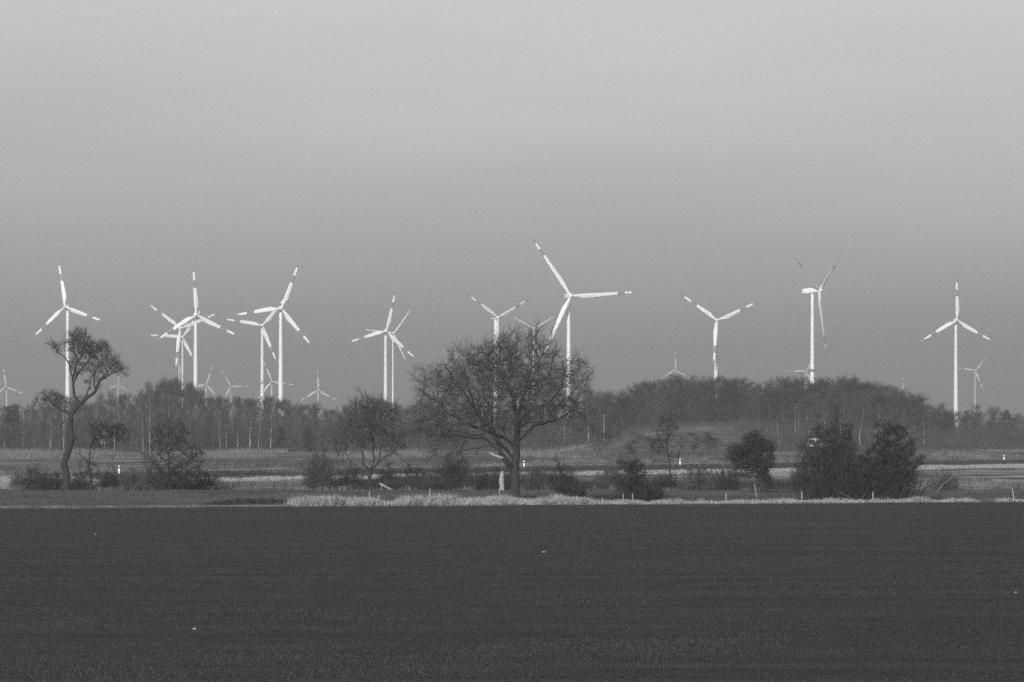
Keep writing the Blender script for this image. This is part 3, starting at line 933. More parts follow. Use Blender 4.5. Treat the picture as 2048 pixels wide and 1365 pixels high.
def blobs_at(base, D, L):
    out = []
    for u, v, dy, ru, rv, w in L:
        c = pxl(u, v, base, D, dy); s = D / F
        out.append((c[0], c[1], c[2], ru * s, ru * s * .9, rv * s, w))
    return out

# leaf-holding young oak
b = on_ground(1526, 986); D = b.y
shrub(b, blobs_at(b, D, [(1512, 884, 0, 30, 26, 1), (1490, 912, 0, 34, 34, .8), (1520, 920, 0, 30, 44, 1.2), (1530, 955, 0, 18, 26, .8), (1478, 940, 0, 24, 18, .5)]), 800,
      'young oak still holding dark withered leaves, leaning over a slanted post', 'young_oak', 'tree', stems=2, leaf_n=22000, leaf_size=0.15, stem_r=0.09, clump=.42, kill=.36)
# big shrub clump on the right
b = on_ground(1668, 1001); D = b.y
shrub(b, blobs_at(b, D, [(1655, 900, 0, 58, 58, .9), (1668, 950, 0, 66, 48, 1.2), (1672, 850, 0, 30, 26, .6), (1675, 828, .2, 5, 12, 3), (1625, 930, 0, 32, 42, .7), (1700, 920, 0, 34, 50, 1), (1712, 950, 0, 40, 40, 1), (1612, 968, 0, 26, 24, .8), (1640, 862, 0, 24, 18, .5)]), 2100,
      'wide twiggy shrub clump with a pointed top twig, touching a round leafy shrub', stems=9, leaf_n=13000, leaf_size=0.10, tw=dict(per=4, length=.75, width=.0155), kill=.35, shoots=900)
b = on_ground(1780, 1001); D = b.y
shrub(b, blobs_at(b, D, [(1785, 885, 0, 48, 42, 1), (1775, 935, 0, 58, 44, 1.3), (1765, 968, 0, 52, 32, 1), (1818, 905, 0, 30, 36, .9), (1745, 910, 0, 26, 40, .8), (1728, 960, 0, 34, 30, 1), (1822, 950, 0, 24, 26, .6), (1765, 856, 0, 22, 16, .5)]), 1900,
      'big round dark shrub full of withered leaves beside the twiggy clump', stems=8, leaf_n=30000, leaf_size=0.13, tw=dict(per=3, length=.5, width=.015), kill=.34, shoots=600)
b = on_ground(1278, 1004); D = b.y
shrub(b, blobs_at(b, D, [(1265, 940, 0, 28, 30, .8), (1262, 965, 0, 38, 26, 1), (1288, 985, 0, 34, 18, 2.2), (1282, 978, 0, 20, 18, 1.5)]), 1100,
      'dark dense bramble bush sprawling low at its foot, in front of the hedge', stems=7, leaf_n=14000, leaf_size=0.09, tw=dict(per=4, length=.45, width=.016), shoots=500)
b = on_ground(1140, 1003); D = b.y
shrub(b, blobs_at(b, D, [(1128, 978, 0, 24, 14, 1), (1155, 980, 0, 20, 16, 1.3), (1142, 990, 0, 26, 12, 1.2)]), 460,
      'small knee-high leafy bush between the oak and the bramble bush', stems=5, leaf_n=6000, leaf_size=0.11, stem_r=.03, shoots=150)

# bare shrubs of the hedge behind (individuals)
HG = 'bare shrubs along the hedge line'
def hedge(u, v0, w, h, seed, label, n=420, leaf=0, dark=False):
    b_ = on_ground(u, v0); D_ = b_.y; s = D_ / F
    L = [(0, 0, h * s * .5, w * s * .45, w * s * .4, h * s * .5, 1.0), (-w * s * .25, .2, h * s * .35, w * s * .28, w * s * .3, h * s * .33, 1), (w * s * .27, -.1, h * s * .38, w * s * .26, w * s * .3, h * s * .36, 1)]
    return shrub(b_, L, n, label, group=HG, stems=6, leaf_n=leaf, leaf_size=.08, tw=dict(per=4, length=.55, width=.016), kill=.36, stem_r=.04, shoots=int(n * .75), twig='twig_oak' if seed % 2 else 'twig')
hedge(640, 979, 66, 84, 1, 'dense dark hedge shrub beside the fan-shaped bare tree', 900, 3000)
hedge(700, 979, 50, 48, 2, 'low dark hedge shrub under the fan-shaped bare tree', 500, 1500)
hedge(775, 979, 44, 52, 3, 'bare hedge shrub around the pale broken log', 380)
hedge(908, 979, 72, 84, 4, 'tall hedge shrub under the drooping limb of the oak', 800, 1200)
hedge(855, 979, 40, 40, 5, 'thin low hedge shrub between the fan-shaped tree and the oak', 260)
hedge(966, 980, 34, 40, 6, 'low hedge shrub beside the pale stump', 260, 600)
hedge(1076, 980, 74, 46, 7, 'dark compact hedge shrub against the oak trunk', 800, 3500)
hedge(1125, 979, 46, 62, 8, 'upright bare hedge shrub behind the knee-high leafy bush', 420)
hedge(1222, 979, 70, 52, 9, 'wide twiggy hedge shrub behind the bramble bush', 560)
hedge(1330, 981, 60, 32, 10, 'low hedge shrub round the foot of the slender young tree', 380, 1500)
hedge(1400, 981, 80, 54, 11, 'pale twiggy hedge shrub between the slender tree and the young oak', 480)
hedge(1455, 981, 54, 50, 12, 'twiggy hedge shrub reaching the young oak', 380, 400)
hedge(265, 981, 50, 46, 13, 'low bare hedge shrub between the layered tree and the bushy tree', 380)
hedge(100, 980, 60, 42, 14, 'low dark hedge shrub on the far side of the crooked trunk', 420, 1200)
hedge(36, 978, 40, 44, 15, 'thin pale shrub at the end of the hedge past the crooked tree', 200)
hedge(410, 980, 46, 30, 16, 'low thorny hedge shrub at the edge of the pale strip', 320, 800)
hedge(1890, 982, 56, 46, 17, 'straggly low shrub under the slanted bare pole', 300)
hedge(1600, 980, 40, 50, 18, 'thin bare shrub leaning on the twiggy clump', 260)

# ------------------------------------------------------------------ background woods
def wood_tree(h, crown_w, crown_from, nb, nt, upness, tw_w, trunk_r, twig_m, trunk_m, tl=1.0, round_top=False):
    """tall bare tree seen far away: slim trunk, rising branches, fine twigs"""
    gt, gc = G(), G()
    n = 9; f = np.linspace(0, 1, n)
    bend = RNG.normal(0, 0.25, 2)
    TP = np.stack([bend[0] * f ** 2 * 2 + 0.1 * np.sin(f * 7 + bend[1] * 9), bend[1] * f ** 2 * 2, h * 0.93 * f], 1); TP[0, 2] = -0.2
    tube(gt, TP, trunk_r * (1 - 0.9 * f) + 0.01, 6)
    t = crown_from + (1 - crown_from) * np.sort(RNG.random(nb)) ** 0.8
    t = np.clip(t, 0, 0.97)
    base = np.stack([np.interp(t, f, TP[:, k]) for k in range(3)], 1)
    az = RNG.uniform(0, 6.28, nb)
    rel = (t - crown_from) / (1 - crown_from)
    prof = np.sqrt(np.clip(1 - (rel * 0.98) ** (3.0 if round_top else 1.8), 0, 1)) * (0.55 + 0.45 * np.sin(np.clip(rel * 2.2, 0, 1.57)))
    L = crown_w * 0.5 * prof * RNG.uniform(.8 if round_top else .7, 1.1, nb) + (.9 if round_top else .6)
    d = unit(np.stack([np.cos(az), np.sin(az), np.full(nb, upness) * RNG.uniform(.6, 1.4, nb)], 1))
    B1 = base + d * L[:, None] * 0.5 + RNG.normal(0, .08, (nb, 3))
    B2 = B1 + unit(d + np.array([0, 0, .05 if round_top else .5]) + RNG.normal(0, .2, (nb, 3))) * L[:, None] * .55
    spikes(gc, base, B1, B2, trunk_r * 0.28, trunk_r * 0.18)
    k = nt
    i = np.repeat(np.arange(nb), k); q = RNG.uniform(.15, 1.0, len(i))[:, None]
    P0 = np.where(q < .5, base[i] + (B1 - base)[i] * q * 2, B1[i] + (B2 - B1)[i] * (q - .5) * 2)
    dd = unit(unit(B2 - base)[i] + RNG.normal(0, .75 if round_top else .65, (len(i), 3)) + np.array([0, 0, .12 if round_top else .35]))
    l = tl * RNG.uniform(.4, 1.2, (len(i), 1))
    P1 = P0 + dd * l * .5; P2 = P1 + unit(dd + RNG.normal(0, .35, dd.shape)) * l * .5
    ribbons(gc, P0, P1, P2, tw_w)
    for _ in range(2):
        q = RNG.uniform(.3, 1, (len(i), 1)); C0 = P0 + (P2 - P0) * q
        e = unit(dd + RNG.normal(0, .8, dd.shape)); m = l * RNG.uniform(.3, .6, l.shape)
        ribbons(gc, C0, C0 + e * m * .5, C0 + unit(e + RNG.normal(0, .3, e.shape)) * m, tw_w * .75)
    return gt.mesh('trunk', M[trunk_m], True), gc.mesh('crown', M[twig_m])

BIRCH = [wood_tree(RNG.uniform(12.5, 15.5), RNG.uniform(3.6, 5.2), .14, 56, 18, 1.3, .036, RNG.uniform(.06, .10), 'twig_far', 'birch' if q % 3 == 0 else 'bark') for q in range(9)]
ALDER = [wood_tree(RNG.uniform(11, 15), RNG.uniform(4.6, 8.2), RNG.uniform(.05, .16), 60, 24, RNG.uniform(.6, 1.1), .045, .13, ('twig_hill', 'twig_dark', 'twig_far')[q % 3], 'bark', RNG.uniform(.9, 1.3), True) for q in range(9)]

def put_wood_tree(kind, name, u, y, top_v, label, cat, group, squash=1.0):
    x = (u - 1024) / F * y
    z = gz(x, y)
    tr, cr = kind[RNG.integers(0, len(kind))]
    want = CAMH + (HZ - top_v) / F * y - z
    hh = max(v.co.z for v in tr.vertices) / 0.93 if tr.name not in _cache else _cache[tr.name]
    _cache[tr.name] = hh
    s = want / hh
    root = empty(name, (x, y, z), RNG.uniform(0, 6.28))
    w = s * squash
    root.scale = (w, w, s)
    if callable(label): label = label(tr.materials[0].name == 'birch_bark')
    tag(root, label, cat, group)
    link('trunk', tr, root); link('crown', cr, root)
    return root

def interp(u, tab):
    return float(np.interp(u, [a for a, _ in tab], [b for _, b in tab]))
LEFT_TOP = [(-60, 800), (40, 812), (110, 800), (200, 800), (280, 790), (335, 774), (390, 780), (430, 802), (520, 798), (600, 808), (680, 818), (740, 812), (820, 805), (900, 815), (1000, 815), (1100, 800), (1180, 784)]
def birch_label(u, row, pale):
    where = ('behind the crooked tree' if u < 260 else 'below the three-turbine cluster' if u < 430 else 'below the overlapping turbine pair' if u < 625
             else 'behind the fan-shaped tree' if u < 830 else 'behind the oak crown')
    return 'slim %s-stemmed birch %s, %s' % ('pale' if pale else 'grey', 'at the wood edge' if row == 0 else 'deeper in the wood', where)
def hill_label(u, row):
    where = ('next to the oak crown' if u < 1300 else 'under the distant turbine' if u < 1400 else 'under the V-shaped turbine' if u < 1500
             else 'before the edge-on turbine' if u < 1700 else 'where the hill drops away')
    return 'round-crowned bare tree %s of the hill wood, %s' % ('on the near edge' if row == 0 else 'in the depth', where)
n_b = 0
for row, y in enumerate((1085, 1110, 1138, 1170, 1210)):
    u = -70 + 9 * row
    while u < 1190:
        v = interp(u, LEFT_TOP) + RNG.normal(3, 7) + (RNG.random() < .25) * 14
        dens = 1.0 if u < 830 else 1.5
        put_wood_tree(BIRCH, 'birch_tree', u, y + RNG.normal(0, 6), v, (lambda pale, u=u, row=row: birch_label(u, row, pale)), 'birch', 'birches of the wood beyond the road', RNG.uniform(.9, 1.25))
        n_b += 1
        u += RNG.uniform(17, 33) * dens
for u, v in ((286, 778), (300, 765), (313, 770), (325, 756), (338, 760), (352, 752), (366, 762), (380, 766), (395, 776), (205, 786), (240, 790), (70, 800), (440, 792), (475, 794)):
    put_wood_tree(BIRCH, 'birch_tree', u, 1062 + RNG.uniform(-10, 10), v, 'tall wispy birch standing out in front of the birch wood', 'birch', 'tall wispy birches before the wood', .75)
HILL_TOP = [(1150, 800), (1200, 778), (1270, 768), (1325, 756), (1370, 748), (1400, 758), (1445, 750), (1480, 756), (1500, 768), (1560, 758), (1640, 755), (1690, 752), (1720, 770), (1760, 772), (1810, 776), (1860, 800), (1900, 818)]
n_h = 0
for row, y in enumerate((1112, 1140, 1172, 1210)):
    u = 1165 + 10 * row
    while u < 1905:
        v = interp(u, HILL_TOP) + abs(RNG.normal(0, 4)) + (5 if 1325 < u < 1385 else 0) + (3 - row) * 7 + (RNG.random() < .2) * 10
        put_wood_tree(ALDER, 'bare_tree', u, y + RNG.normal(0, 7), v, hill_label(u, row), 'tree', 'trees of the hill wood', RNG.uniform(1.1, 1.5))
        n_h += 1
        u += RNG.uniform(18, 29)
FRONT_TOP = [(1525, 825), (1560, 800), (1610, 792), (1690, 786), (1760, 800), (1850, 812), (1900, 835)]
for row, y in enumerate((925, 985, 1045)):
    u = 1528 + 7 * row
    while u < 1895 - 18 * row:
        v = interp(u, FRONT_TOP) + RNG.normal(4, 8) + (2 - row) * 7
        put_wood_tree(BIRCH, 'birch_tree', u, y + RNG.normal(0, 7), v, 'young bare birch on the near foot of the low hill, before the round crowns', 'birch', 'young birches at the foot of the hill', RNG.uniform(1.2, 1.7))
        u += RNG.uniform(20, 34)
for u, v0, v1, sq in ((1215, 900, 868, 3.0), (1275, 895, 866, 3.0), (1318, 912, 880, 2.8), (1360, 898, 872, 2.8), (1410, 896, 866, 2.8), (1500, 900, 874, 2.6), (1195, 908, 880, 2.6), (1262, 915, 884, 2.8), (1300, 905, 876, 2.6), (1392, 908, 868, 2.4), (1425, 905, 876, 2.6), (1470, 912, 884, 2.4), (1240, 885, 862, 2.6), (1545, 905, 880, 2.6)):
    b_ = on_ground(u, v0)
    put_wood_tree(ALDER, 'bush', u, b_.y, v1, 'squat bare bush scattered on the pale slope of the low hill', 'bush', 'bushes on the hill slope', sq)
# lower trees to the right of the hill and behind it
for row, y in enumerate((1500, 1535, 1580)):
    u = 1860 + 8 * row
    while u < 2110:
        v = 838 + RNG.normal(0, 7) - 4 * row
        put_wood_tree(ALDER, 'bare_tree', u, y + RNG.normal(0, 8), v, 'low bare tree among the conifers at the end of the dark field', 'tree', 'low trees at the end of the dark field', RNG.uniform(.9, 1.3))
        u += RNG.uniform(16, 28)
print('birches', n_b, 'hill', n_h)

def conifer(u, base_v, top_v, w, label, y=None):
    if y is None: b_ = on_ground(u, base_v)
    else:
        x = (u - 1024) / F * y; b_ = Vector((x, y, gz(x, y)))
    s = b_.y / F
    h = CAMH + (HZ - top_v) / F * b_.y - b_.z
    W = w * s
    gt, gc = G(), G()
    tube(gt, [(0, 0, -.2), (.1, 0, h * .5), (0, 0, h * .96)], np.array([h * .018, h * .012, .03]), 7)
    nb = 130
    t = RNG.uniform(.06, .98, nb); az = RNG.uniform(0, 6.28, nb)
    L = W * .5 * (1 - t) ** .7 * RNG.uniform(.75, 1.15, nb) + .25
    B0 = np.stack([t * 0, t * 0, t * h * .96], 1)
    d = np.stack([np.cos(az), np.sin(az), RNG.uniform(-.15, .35, nb)], 1)
    B2 = B0 + d * L[:, None]; B1 = B0 + d * L[:, None] * .5 + np.array([0, 0, .12])
    spikes(gc, B0, B1, B2, .04, .025)
    k = 90; i = np.repeat(np.arange(nb), k); q = RNG.random(len(i))[:, None] ** .7
    P0 = B0[i] + (B2 - B0)[i] * q + RNG.normal(0, .10, (len(i), 3))
    e = unit(d[i] + RNG.normal(0, .7, (len(i), 3))); l = RNG.uniform(.2, .5, (len(i), 1))
    ribbons(gc, P0, P0 + e * l * .5, P0 + e * l, .06)
    root = empty('conifer', b_); tag(root, label, 'conifer')
    link('trunk', gt.mesh('trunk', M['bark'], True), root); link('crown', gc.mesh('crown', M['needle']), root)
conifer(24, 905, 800, 76, 'broad dark conifer at the outer edge of the birch wood', 1072)
conifer(561, 905, 851, 34, 'small dark conifer in front of the birches, below the overlapping turbine pair', 1070)
conifer(617, 905, 852, 38, 'small dark conifer in front of the birches, next to the dense hedge shrub', 1066)
conifer(1934, 885, 818, 56, 'dark conifer below the turbine with the vertical blade, behind the thin marker pole', 1475)
conifer(2014, 885, 817, 44, 'dark pointed conifer at the end of the dark field', 1480)
conifer(1980, 885, 842, 34, 'short conifer between two taller conifers beyond the dark field', 1485)

# distant wood along the horizon: one mass nobody could count
def distant_wood():
    g = G()
    for y0, hh in ((2600, 15), (3400, 17)):
        N = 16000
        x = RNG.uniform(-.2 * y0, .2 * y0, N); y = y0 + RNG.normal(0, 40, N)
        prof = hh * (0.8 + 0.25 * np.sin(x * .021 + y0) + .15 * np.sin(x * .083))
        z = prof * RNG.random(N) ** .8
        P0 = np.stack([x, y, z], 1); d = unit(np.stack([RNG.normal(0, .5, N), RNG.normal(0, .5, N), np.ones(N)], 1))
        l = RNG.uniform(1, 3, (N, 1))
        ribbons(g, P0, P0 + d * l * .5, P0 + d * l, .55)
    o = link('distant_wood', g.mesh('distant_wood', M['twig_far'])); tag(o, 'hazy low wood along the horizon behind everything', 'wood', kind='stuff')
distant_wood()

# ------------------------------------------------------------------ grass and undergrowth
def grass(name, X, Y, h, w, material, label, lean=.35, z0=-.02, simple=False):
    N = len(X)
    Z = ground_z(X, Y) + z0
    P = np.stack([X, Y, Z], 1)
    th = RNG.uniform(0, 6.28, N); S = np.stack([np.cos(th), np.sin(th), th * 0], 1) * (w * RNG.uniform(.6, 1.3, N))[:, None] * .5
    T = P + np.stack([RNG.normal(0, lean, N) * h + .12 * h, RNG.normal(0, lean, N) * h, h], 1)
    Mi = P * .45 + T * .55 + np.stack([th * 0, th * 0, .12 * h], 1)
    V = np.stack([P - S, P + S, Mi - S * .8, Mi + S * .8, T], 1)
    if name in ('crop_seedlings', 'meadow_grass', 'woodland_scrub', 'verge_grass', 'hill_grass', 'bank_grass', 'reeds', 'weeds') :
        V = np.stack([P - S * 1.25, P + S * 1.25, T], 1)
        tri_ = np.arange(N)[:, None, None] * 3 + np.array([[0, 1, 2]])[None]
    else: tri_ = np.arange(N)[:, None, None] * 5 + np.array([[0, 1, 3], [0, 3, 2], [2, 3, 4]])[None]
    g = G(); g.add(V.reshape(-1, 3), tri_.reshape(-1, 3))
    o = link(name, g.mesh(name, M[material])); tag(o, label, 'grass', kind='stuff')
    return o

def tufted(xr, yf, n_tufts, per, spread):
    """clumped positions: yf(x, random) -> y"""
    tx = RNG.uniform(xr[0], xr[1], n_tufts); ty = yf(tx, RNG.random(n_tufts))
    hs = RNG.uniform(.5, 1.2, n_tufts)
    X = np.repeat(tx, per) + RNG.normal(0, spread, n_tufts * per); Y = np.repeat(ty, per) + RNG.normal(0, spread, n_tufts * per)
    return X, Y, np.repeat(hs, per)

# long pale grass at the field edge
X, Y, hs = tufted((-19, 7), lambda x, r: edge_d(x) + 1.0 + r ** 1.3 * 13, 1500, 26, .28)
Y = np.maximum(Y, edge_d(X) - .5 + .9 * vnoise(X, X * 0, .5, 6.1))
clump = .75 + .9 * vnoise(X, Y, .35, 7.7) + .3 * vnoise(X, Y, 1.3, 4.4)
hh = .85 * hs * np.clip(clump, .15, 1.2) * (1 - .45 * ss(2, 12, Y - edge_d(X)))
grass('dry_grass', X, Y, hh, .03, 'straw', 'tall pale dry grass along the edge of the ploughed field')
X, Y, hs = tufted((6, 75), lambda x, r: edge_d(x) + .7 + r ** 1.6 * 7, 1900, 22, .26)
Y = np.maximum(Y, edge_d(X) - .5 + .9 * vnoise(X, X * 0, .5, 6.1))
hh = .42 * hs * np.clip(.62 + 1.3 * vnoise(X, Y, .45, 2.2), .06, 1.5)
keep = vnoise(X, Y, .22, 21.0) + .35 * RNG.random(len(X)) > -.02
X, Y, hh = X[keep], Y[keep], hh[keep]
grass('dry_grass', X, Y, hh, .03, 'straw', 'lower pale grass fringe under the shrubs along the field edge')
X, Y, hs = tufted((-60, -18), lambda x, r: edge_d(x) + .5 + r * 2.2, 700, 16, .3)
keep = vnoise(X, Y, .3, 23.0) + .3 * RNG.random(len(X)) > .05
X, Y, hs = X[keep], Y[keep], hs[keep]
grass('dry_grass', X, Y, .22 * hs, .03, 'straw2', 'thin short pale grass between the field and the meadow')
# meadow
N = 60000
X = RNG.uniform(-70, 75, N); Y = edge_d(X) + RNG.random(N) * 96
grass('meadow_grass', X, Y, RNG.uniform(.06, .22, N), .035, 'short_grass', 'short grey meadow grass between the field and the hedge')
X, Y, hs = tufted((-70, 75), lambda x, r: 420 + r * 60, 1700, 18, .5)
grass('rough_grass', X, Y, .55 * hs, .035, 'straw2', 'rough tussock grass along the hedge', lean=.4)
# verge strips on both sides of the road
X, Y, hs = tufted((-75, 115), lambda x, r: 597 + 1.55 * x + 1.845 * (-32 + 24 * r), 2600, 16, .7)
grass('verge_grass', X, Y, .4 * hs, .05, 'straw', 'pale mown strip of dry grass on the near side of the road')
X, Y, hs = tufted((-75, 125), lambda x, r: 597 + 1.55 * x + 1.845 * (-8.0 + 3.4 * r), 2200, 14, .5)
grass('bank_grass', X, Y, .3 * hs, .05, 'bramble', 'dark low growth on the road bank')
X, Y, hs = tufted((-85, 140), lambda x, r: 597 + 1.55 * x + 1.845 * (4.0 + 60 * r ** 1.5), 2600, 14, .9)
grass('verge_grass', X, Y, .45 * hs, .06, 'straw2', 'rough pale grass on the far side of the road')
X, Y, hs = tufted((22, 95), lambda x, r: 900 + r * 195, 2400, 12, 1.0)
grass('hill_grass', X, Y, .6 * hs, .07, 'short_grass', 'pale tussocks on the slope of the low hill')
# dark undergrowth at the hedge foot and under the woods
X, Y, hs = tufted((-64, 36), lambda x, r: 424 + r * 12, 2600, 22, .5)
hs = hs * (1.2 + .9 * ss(-20, -10, X) * (1 - ss(4, 8, X)) + .8 * (1 - ss(-38, -31, X)) * np.clip(.5 + 1.6 * vnoise(X, Y, .45, 8.8), -.9, 1.2))
keep = (vnoise(X, Y * .3, .12, 3.3) > -.2) & ~((X > -34) & (X < -23) & (RNG.random(len(X)) > .10))
grass('undergrowth', X[keep], Y[keep], (.8 * hs)[keep], .03, 'bramble', 'dark bramble undergrowth at the foot of the hedge', lean=.5)
X, Y, hs = tufted((-150, 175), lambda x, r: 1062 + 8 * np.sin(x * .1) + r * 90, 3000, 14, 1.2)
grass('undergrowth', X, Y, 1.6 * hs, .07, 'twig_far', 'low scrub under the edge of the woods', lean=.5)
N = 42000
X = RNG.uniform(-160, 30, N); Y = RNG.uniform(1098, 1230, N)
grass('woodland_scrub', X, Y, RNG.uniform(1.5, 9.0, N) * (.8 + .3 * np.sin(X * .19)), .10, 'twig_far', 'dense grey scrub filling the birch wood', lean=.22)
N = 30000
X = RNG.uniform(-160, 30, N); Y = RNG.uniform(1120, 1230, N)
grass('woodland_scrub', X, Y, RNG.uniform(6, 12.5, N), .085, 'twig_far', 'dense thin stems and saplings inside the birch wood', lean=.14)
N = 40000
X = RNG.uniform(20, 175, N); Y = RNG.uniform(1106, 1240, N)
grass('woodland_scrub', X, Y, RNG.uniform(1.5, 7.0, N), .12, 'twig_hill', 'dense grey scrub filling the hill wood', lean=.22)
N = 9000
X = RNG.uniform(60, 118, N); Y = RNG.uniform(915, 1060, N)
grass('woodland_scrub', X, Y, RNG.uniform(1.0, 4.0, N), .08, 'twig_far', 'grey scrub between the young birches of the hill foot', lean=.25)
N = 9000
X = RNG.uniform(155, 235, N); Y = RNG.uniform(1490, 1600, N)
grass('woodland_scrub', X, Y, RNG.uniform(1.0, 5.0, N), .13, 'twig_hill', 'grey scrub at the end of the dark field', lean=.25)
X, Y, hs = tufted((-150, 20), lambda x, r: 760 + r ** .8 * 290, 3200, 14, 1.6)
keep = vnoise(X, Y * .25, .05, 9.1) > .05
grass('reeds', X[keep], Y[keep], (1.3 * hs)[keep], .07, 'straw2', 'pale tall reeds and grass between the road and the birch wood', lean=.3)
X, Y, hs = tufted((-62, -52), lambda x, r: 428 + r * 40, 420, 26, .5)
grass('reeds', X, Y, 1.25 * hs, .04, 'straw', 'tall pale reed patch past the crooked tree', lean=.35)
X, Y, hs = tufted((-75, 75), lambda x, r: 430 + r * 70, 1500, 16, .35)
keep = (vnoise(X, Y * .3, .2, 12.3) > .0) & ~((X > -37) & (X < -24) & (Y > 440))
grass('weeds', X[keep], Y[keep], (.8 * hs)[keep], .035, 'bramble', 'dark dead weeds scattered behind the hedge', lean=.4)
X, Y, hs = tufted((-80, 100), lambda x, r: 597 + 1.55 * x + 1.845 * (4 + 130 * r), 1900, 16, .8)
keep = vnoise(X, Y * .4, .06, 15.3) > -.05
grass('weeds', X[keep], Y[keep], (1.1 * hs)[keep], .06, 'twig_far', 'dark weed clumps on the rough ground behind the road', lean=.4)
X, Y, hs = tufted((-70, 75), lambda x, r: edge_d(x) - 1.6 + 2.6 * r, 1100, 10, .3)
grass('weeds', X, Y, .16 * hs, .035, 'short_grass', 'low weeds creeping over the edge of the field', lean=.6)
# seedlings in the field
N = 170000
D_ = 1.0 / RNG.uniform(1 / 340.0, 1 / 85.0, N); X = RNG.uniform(-.16, .16, N) * D_; Y = D_
keep = (Y < edge_d(X) - .3) & (RNG.random(N) < .75 + 1.1 * vnoise(X * .06, Y, .35, 31.0))
X, Y = X[keep], Y[keep]
grass('crop_seedlings', X, Y, RNG.uniform(.03, .08, len(X)), .03, 'seedling', 'sparse low winter crop in rows on the dark field', lean=.5, z0=.02)

# ------------------------------------------------------------------ soil bank at the field edge
def soil_bank():
    p0, p1 = on_ground(398, 1012), on_ground(592, 1006)
    n, k = 60, 9
    V = []
    for i in range(n):
        f = i / (n - 1); c = p0.lerp(p1, f)
        hgt = (.48 + .08 * math.sin(i * .9) + .05 * math.sin(i * 2.3)) * math.sin(math.pi * min(1, max(0, f))) ** .45
        for j in range(k):
            a = j / (k - 1)
            w = (a - .5) * 2.4
            V.append((c.x + RNG.normal(0, .03), c.y + w, c.z - .03 + hgt * math.sin(math.pi * a) * (1 + RNG.normal(0, .10))))
    T = []
    for i in range(n - 1):
        for j in range(k - 1):
            a = i * k + j; T += [(a, a + k, a + k + 1), (a, a + k + 1, a + 1)]
    g = G(); g.add(V, T)
    o = link('soil_bank', g.mesh('soil_bank', M['soil'])); tag(o, 'long low dark bank of turned soil at the field edge', 'soil bank')
soil_bank()
p0, p1 = on_ground(398, 1012), on_ground(592, 1006)
f_ = RNG.random(2600); X = p0.x + (p1.x - p0.x) * f_; Y = p0.y + (p1.y - p0.y) * f_ + RNG.normal(0, .5, 2600)
grass('bank_weeds', X, Y, .55 * RNG.uniform(.3, 1.1, 2600) * np.sin(np.pi * np.clip(f_, .03, .97)) ** .4, .04, 'bramble', 'dark weeds growing over the soil bank', lean=.5)

# ------------------------------------------------------------------ posts, poles, logs
def post_mesh(h, r, mat_, cap_slope=.03):
    g = G()
    P = np.array([(0, 0, -.25), (0.01, 0, h * .4), (-.005, .01, h * .8), (0, 0, h)])
    tube(g, P, np.array([r * 1.05, r, r * .97, r * .9]), 8)
    g.v[-1][8 * 3:8 * 4, 2] += np.linspace(-cap_slope, cap_slope, 8)
    return g.mesh('fence_post', M[mat_])
FP = 'weathered fence posts along the field edge'
def fence_post(u, v0, v1, label, lean=0.0, r=.055, group=FP, name='fence_post', m='post_wood', cat='fence post'):
    b_ = on_ground(u, v0); h = (v0 - v1) / F * b_.y
    o = link(name, post_mesh(h, r, m), None, b_, (RNG.normal(0, .03), lean, RNG.uniform(0, 6)))
    o.rotation_euler = (RNG.normal(0, .03), lean, 0)
    tag(o, label, cat, group)
    return o
PL = 'short weathered wooden post sticking out of the tall pale grass'
fence_post(708, 1011, 991, PL, .12)
fence_post(739.5, 1003, 983, 'paired weathered posts, pale and upright, just in front of the fan-shaped tree', -.05)
fence_post(758, 1010, 991, PL, -.04)
fence_post(860, 996, 978, 'short pale post standing alone in the meadow left bare by the hedge', 0)
fence_post(877.5, 1004, 987, PL, .1)
fence_post(646, 1011, 992, 'thick broken post in the pale grass near the soil bank', 0, .08)
fence_post(999, 992, 976, 'pale post right beside the foot of the pale stump', -.03)
fence_post(1513, 994, 967, 'thin pale post slanting under the young oak', -.16, .045)
fence_post(1452, 1004, 986, 'small pale post in the grass fringe between the hedge and the young oak', .03)
fence_post(1603, 1004, 983, 'pale stub post at the edge of the twiggy shrub clump', .05)
fence_post(1265, 1006, 988, 'short post half lost in the bramble bush', .0, .045)
fence_post(1246, 1006, 988, 'thin post at the outer foot of the bramble bush', .03, .04)
fence_post(1746, 1004, 984, 'short post in front of the round leafy shrub', .0)
fence_post(2028, 1003, 977, 'short pale post in the open grass right of the slanted pole', -.12)

def pole(u0, v0, u1, v1, D, r, label, name, cat, m='pale_wood', bend=.0):
    a, c = px(u0, v0, D), px(u1, v1, D)
    z = gz(a.x, D)
    mid = (a + c) / 2 + Vector((0, .1, bend))
    base = Vector((a.x, D, z))
    P = np.array([a - base, mid - base, c - base])
    P[0, 2] = min(P[0, 2], -.05) if abs(a.z - z) < .6 else P[0, 2]
    g = G(); tube(g, P, np.array([r, r * .85, r * .6]), 7)
    o = link(name, g.mesh(name, M[m]), None, base); tag(o, label, cat)
D = dist_of_row(1872, 984)
pole(1872, 984, 1906, 953, D, .03, 'slanted bare pole leaning up out of the low straggly shrub', 'leaning_pole', 'pole', 'post_wood', bend=.12)
D = dist_of_row(1716, 1004)
pole(1716, 1004, 1667, 978, D - 1.5, .04, 'thin bare branch slanting down in front of the twiggy clump', 'fallen_branch', 'branch', 'bark')
D = dist_of_row(1208, 890)
pole(1208, 893, 1208, 828, 1060, .12, 'single pale thin pole standing before the hill wood', 'pole', 'pole', 'post_wood')
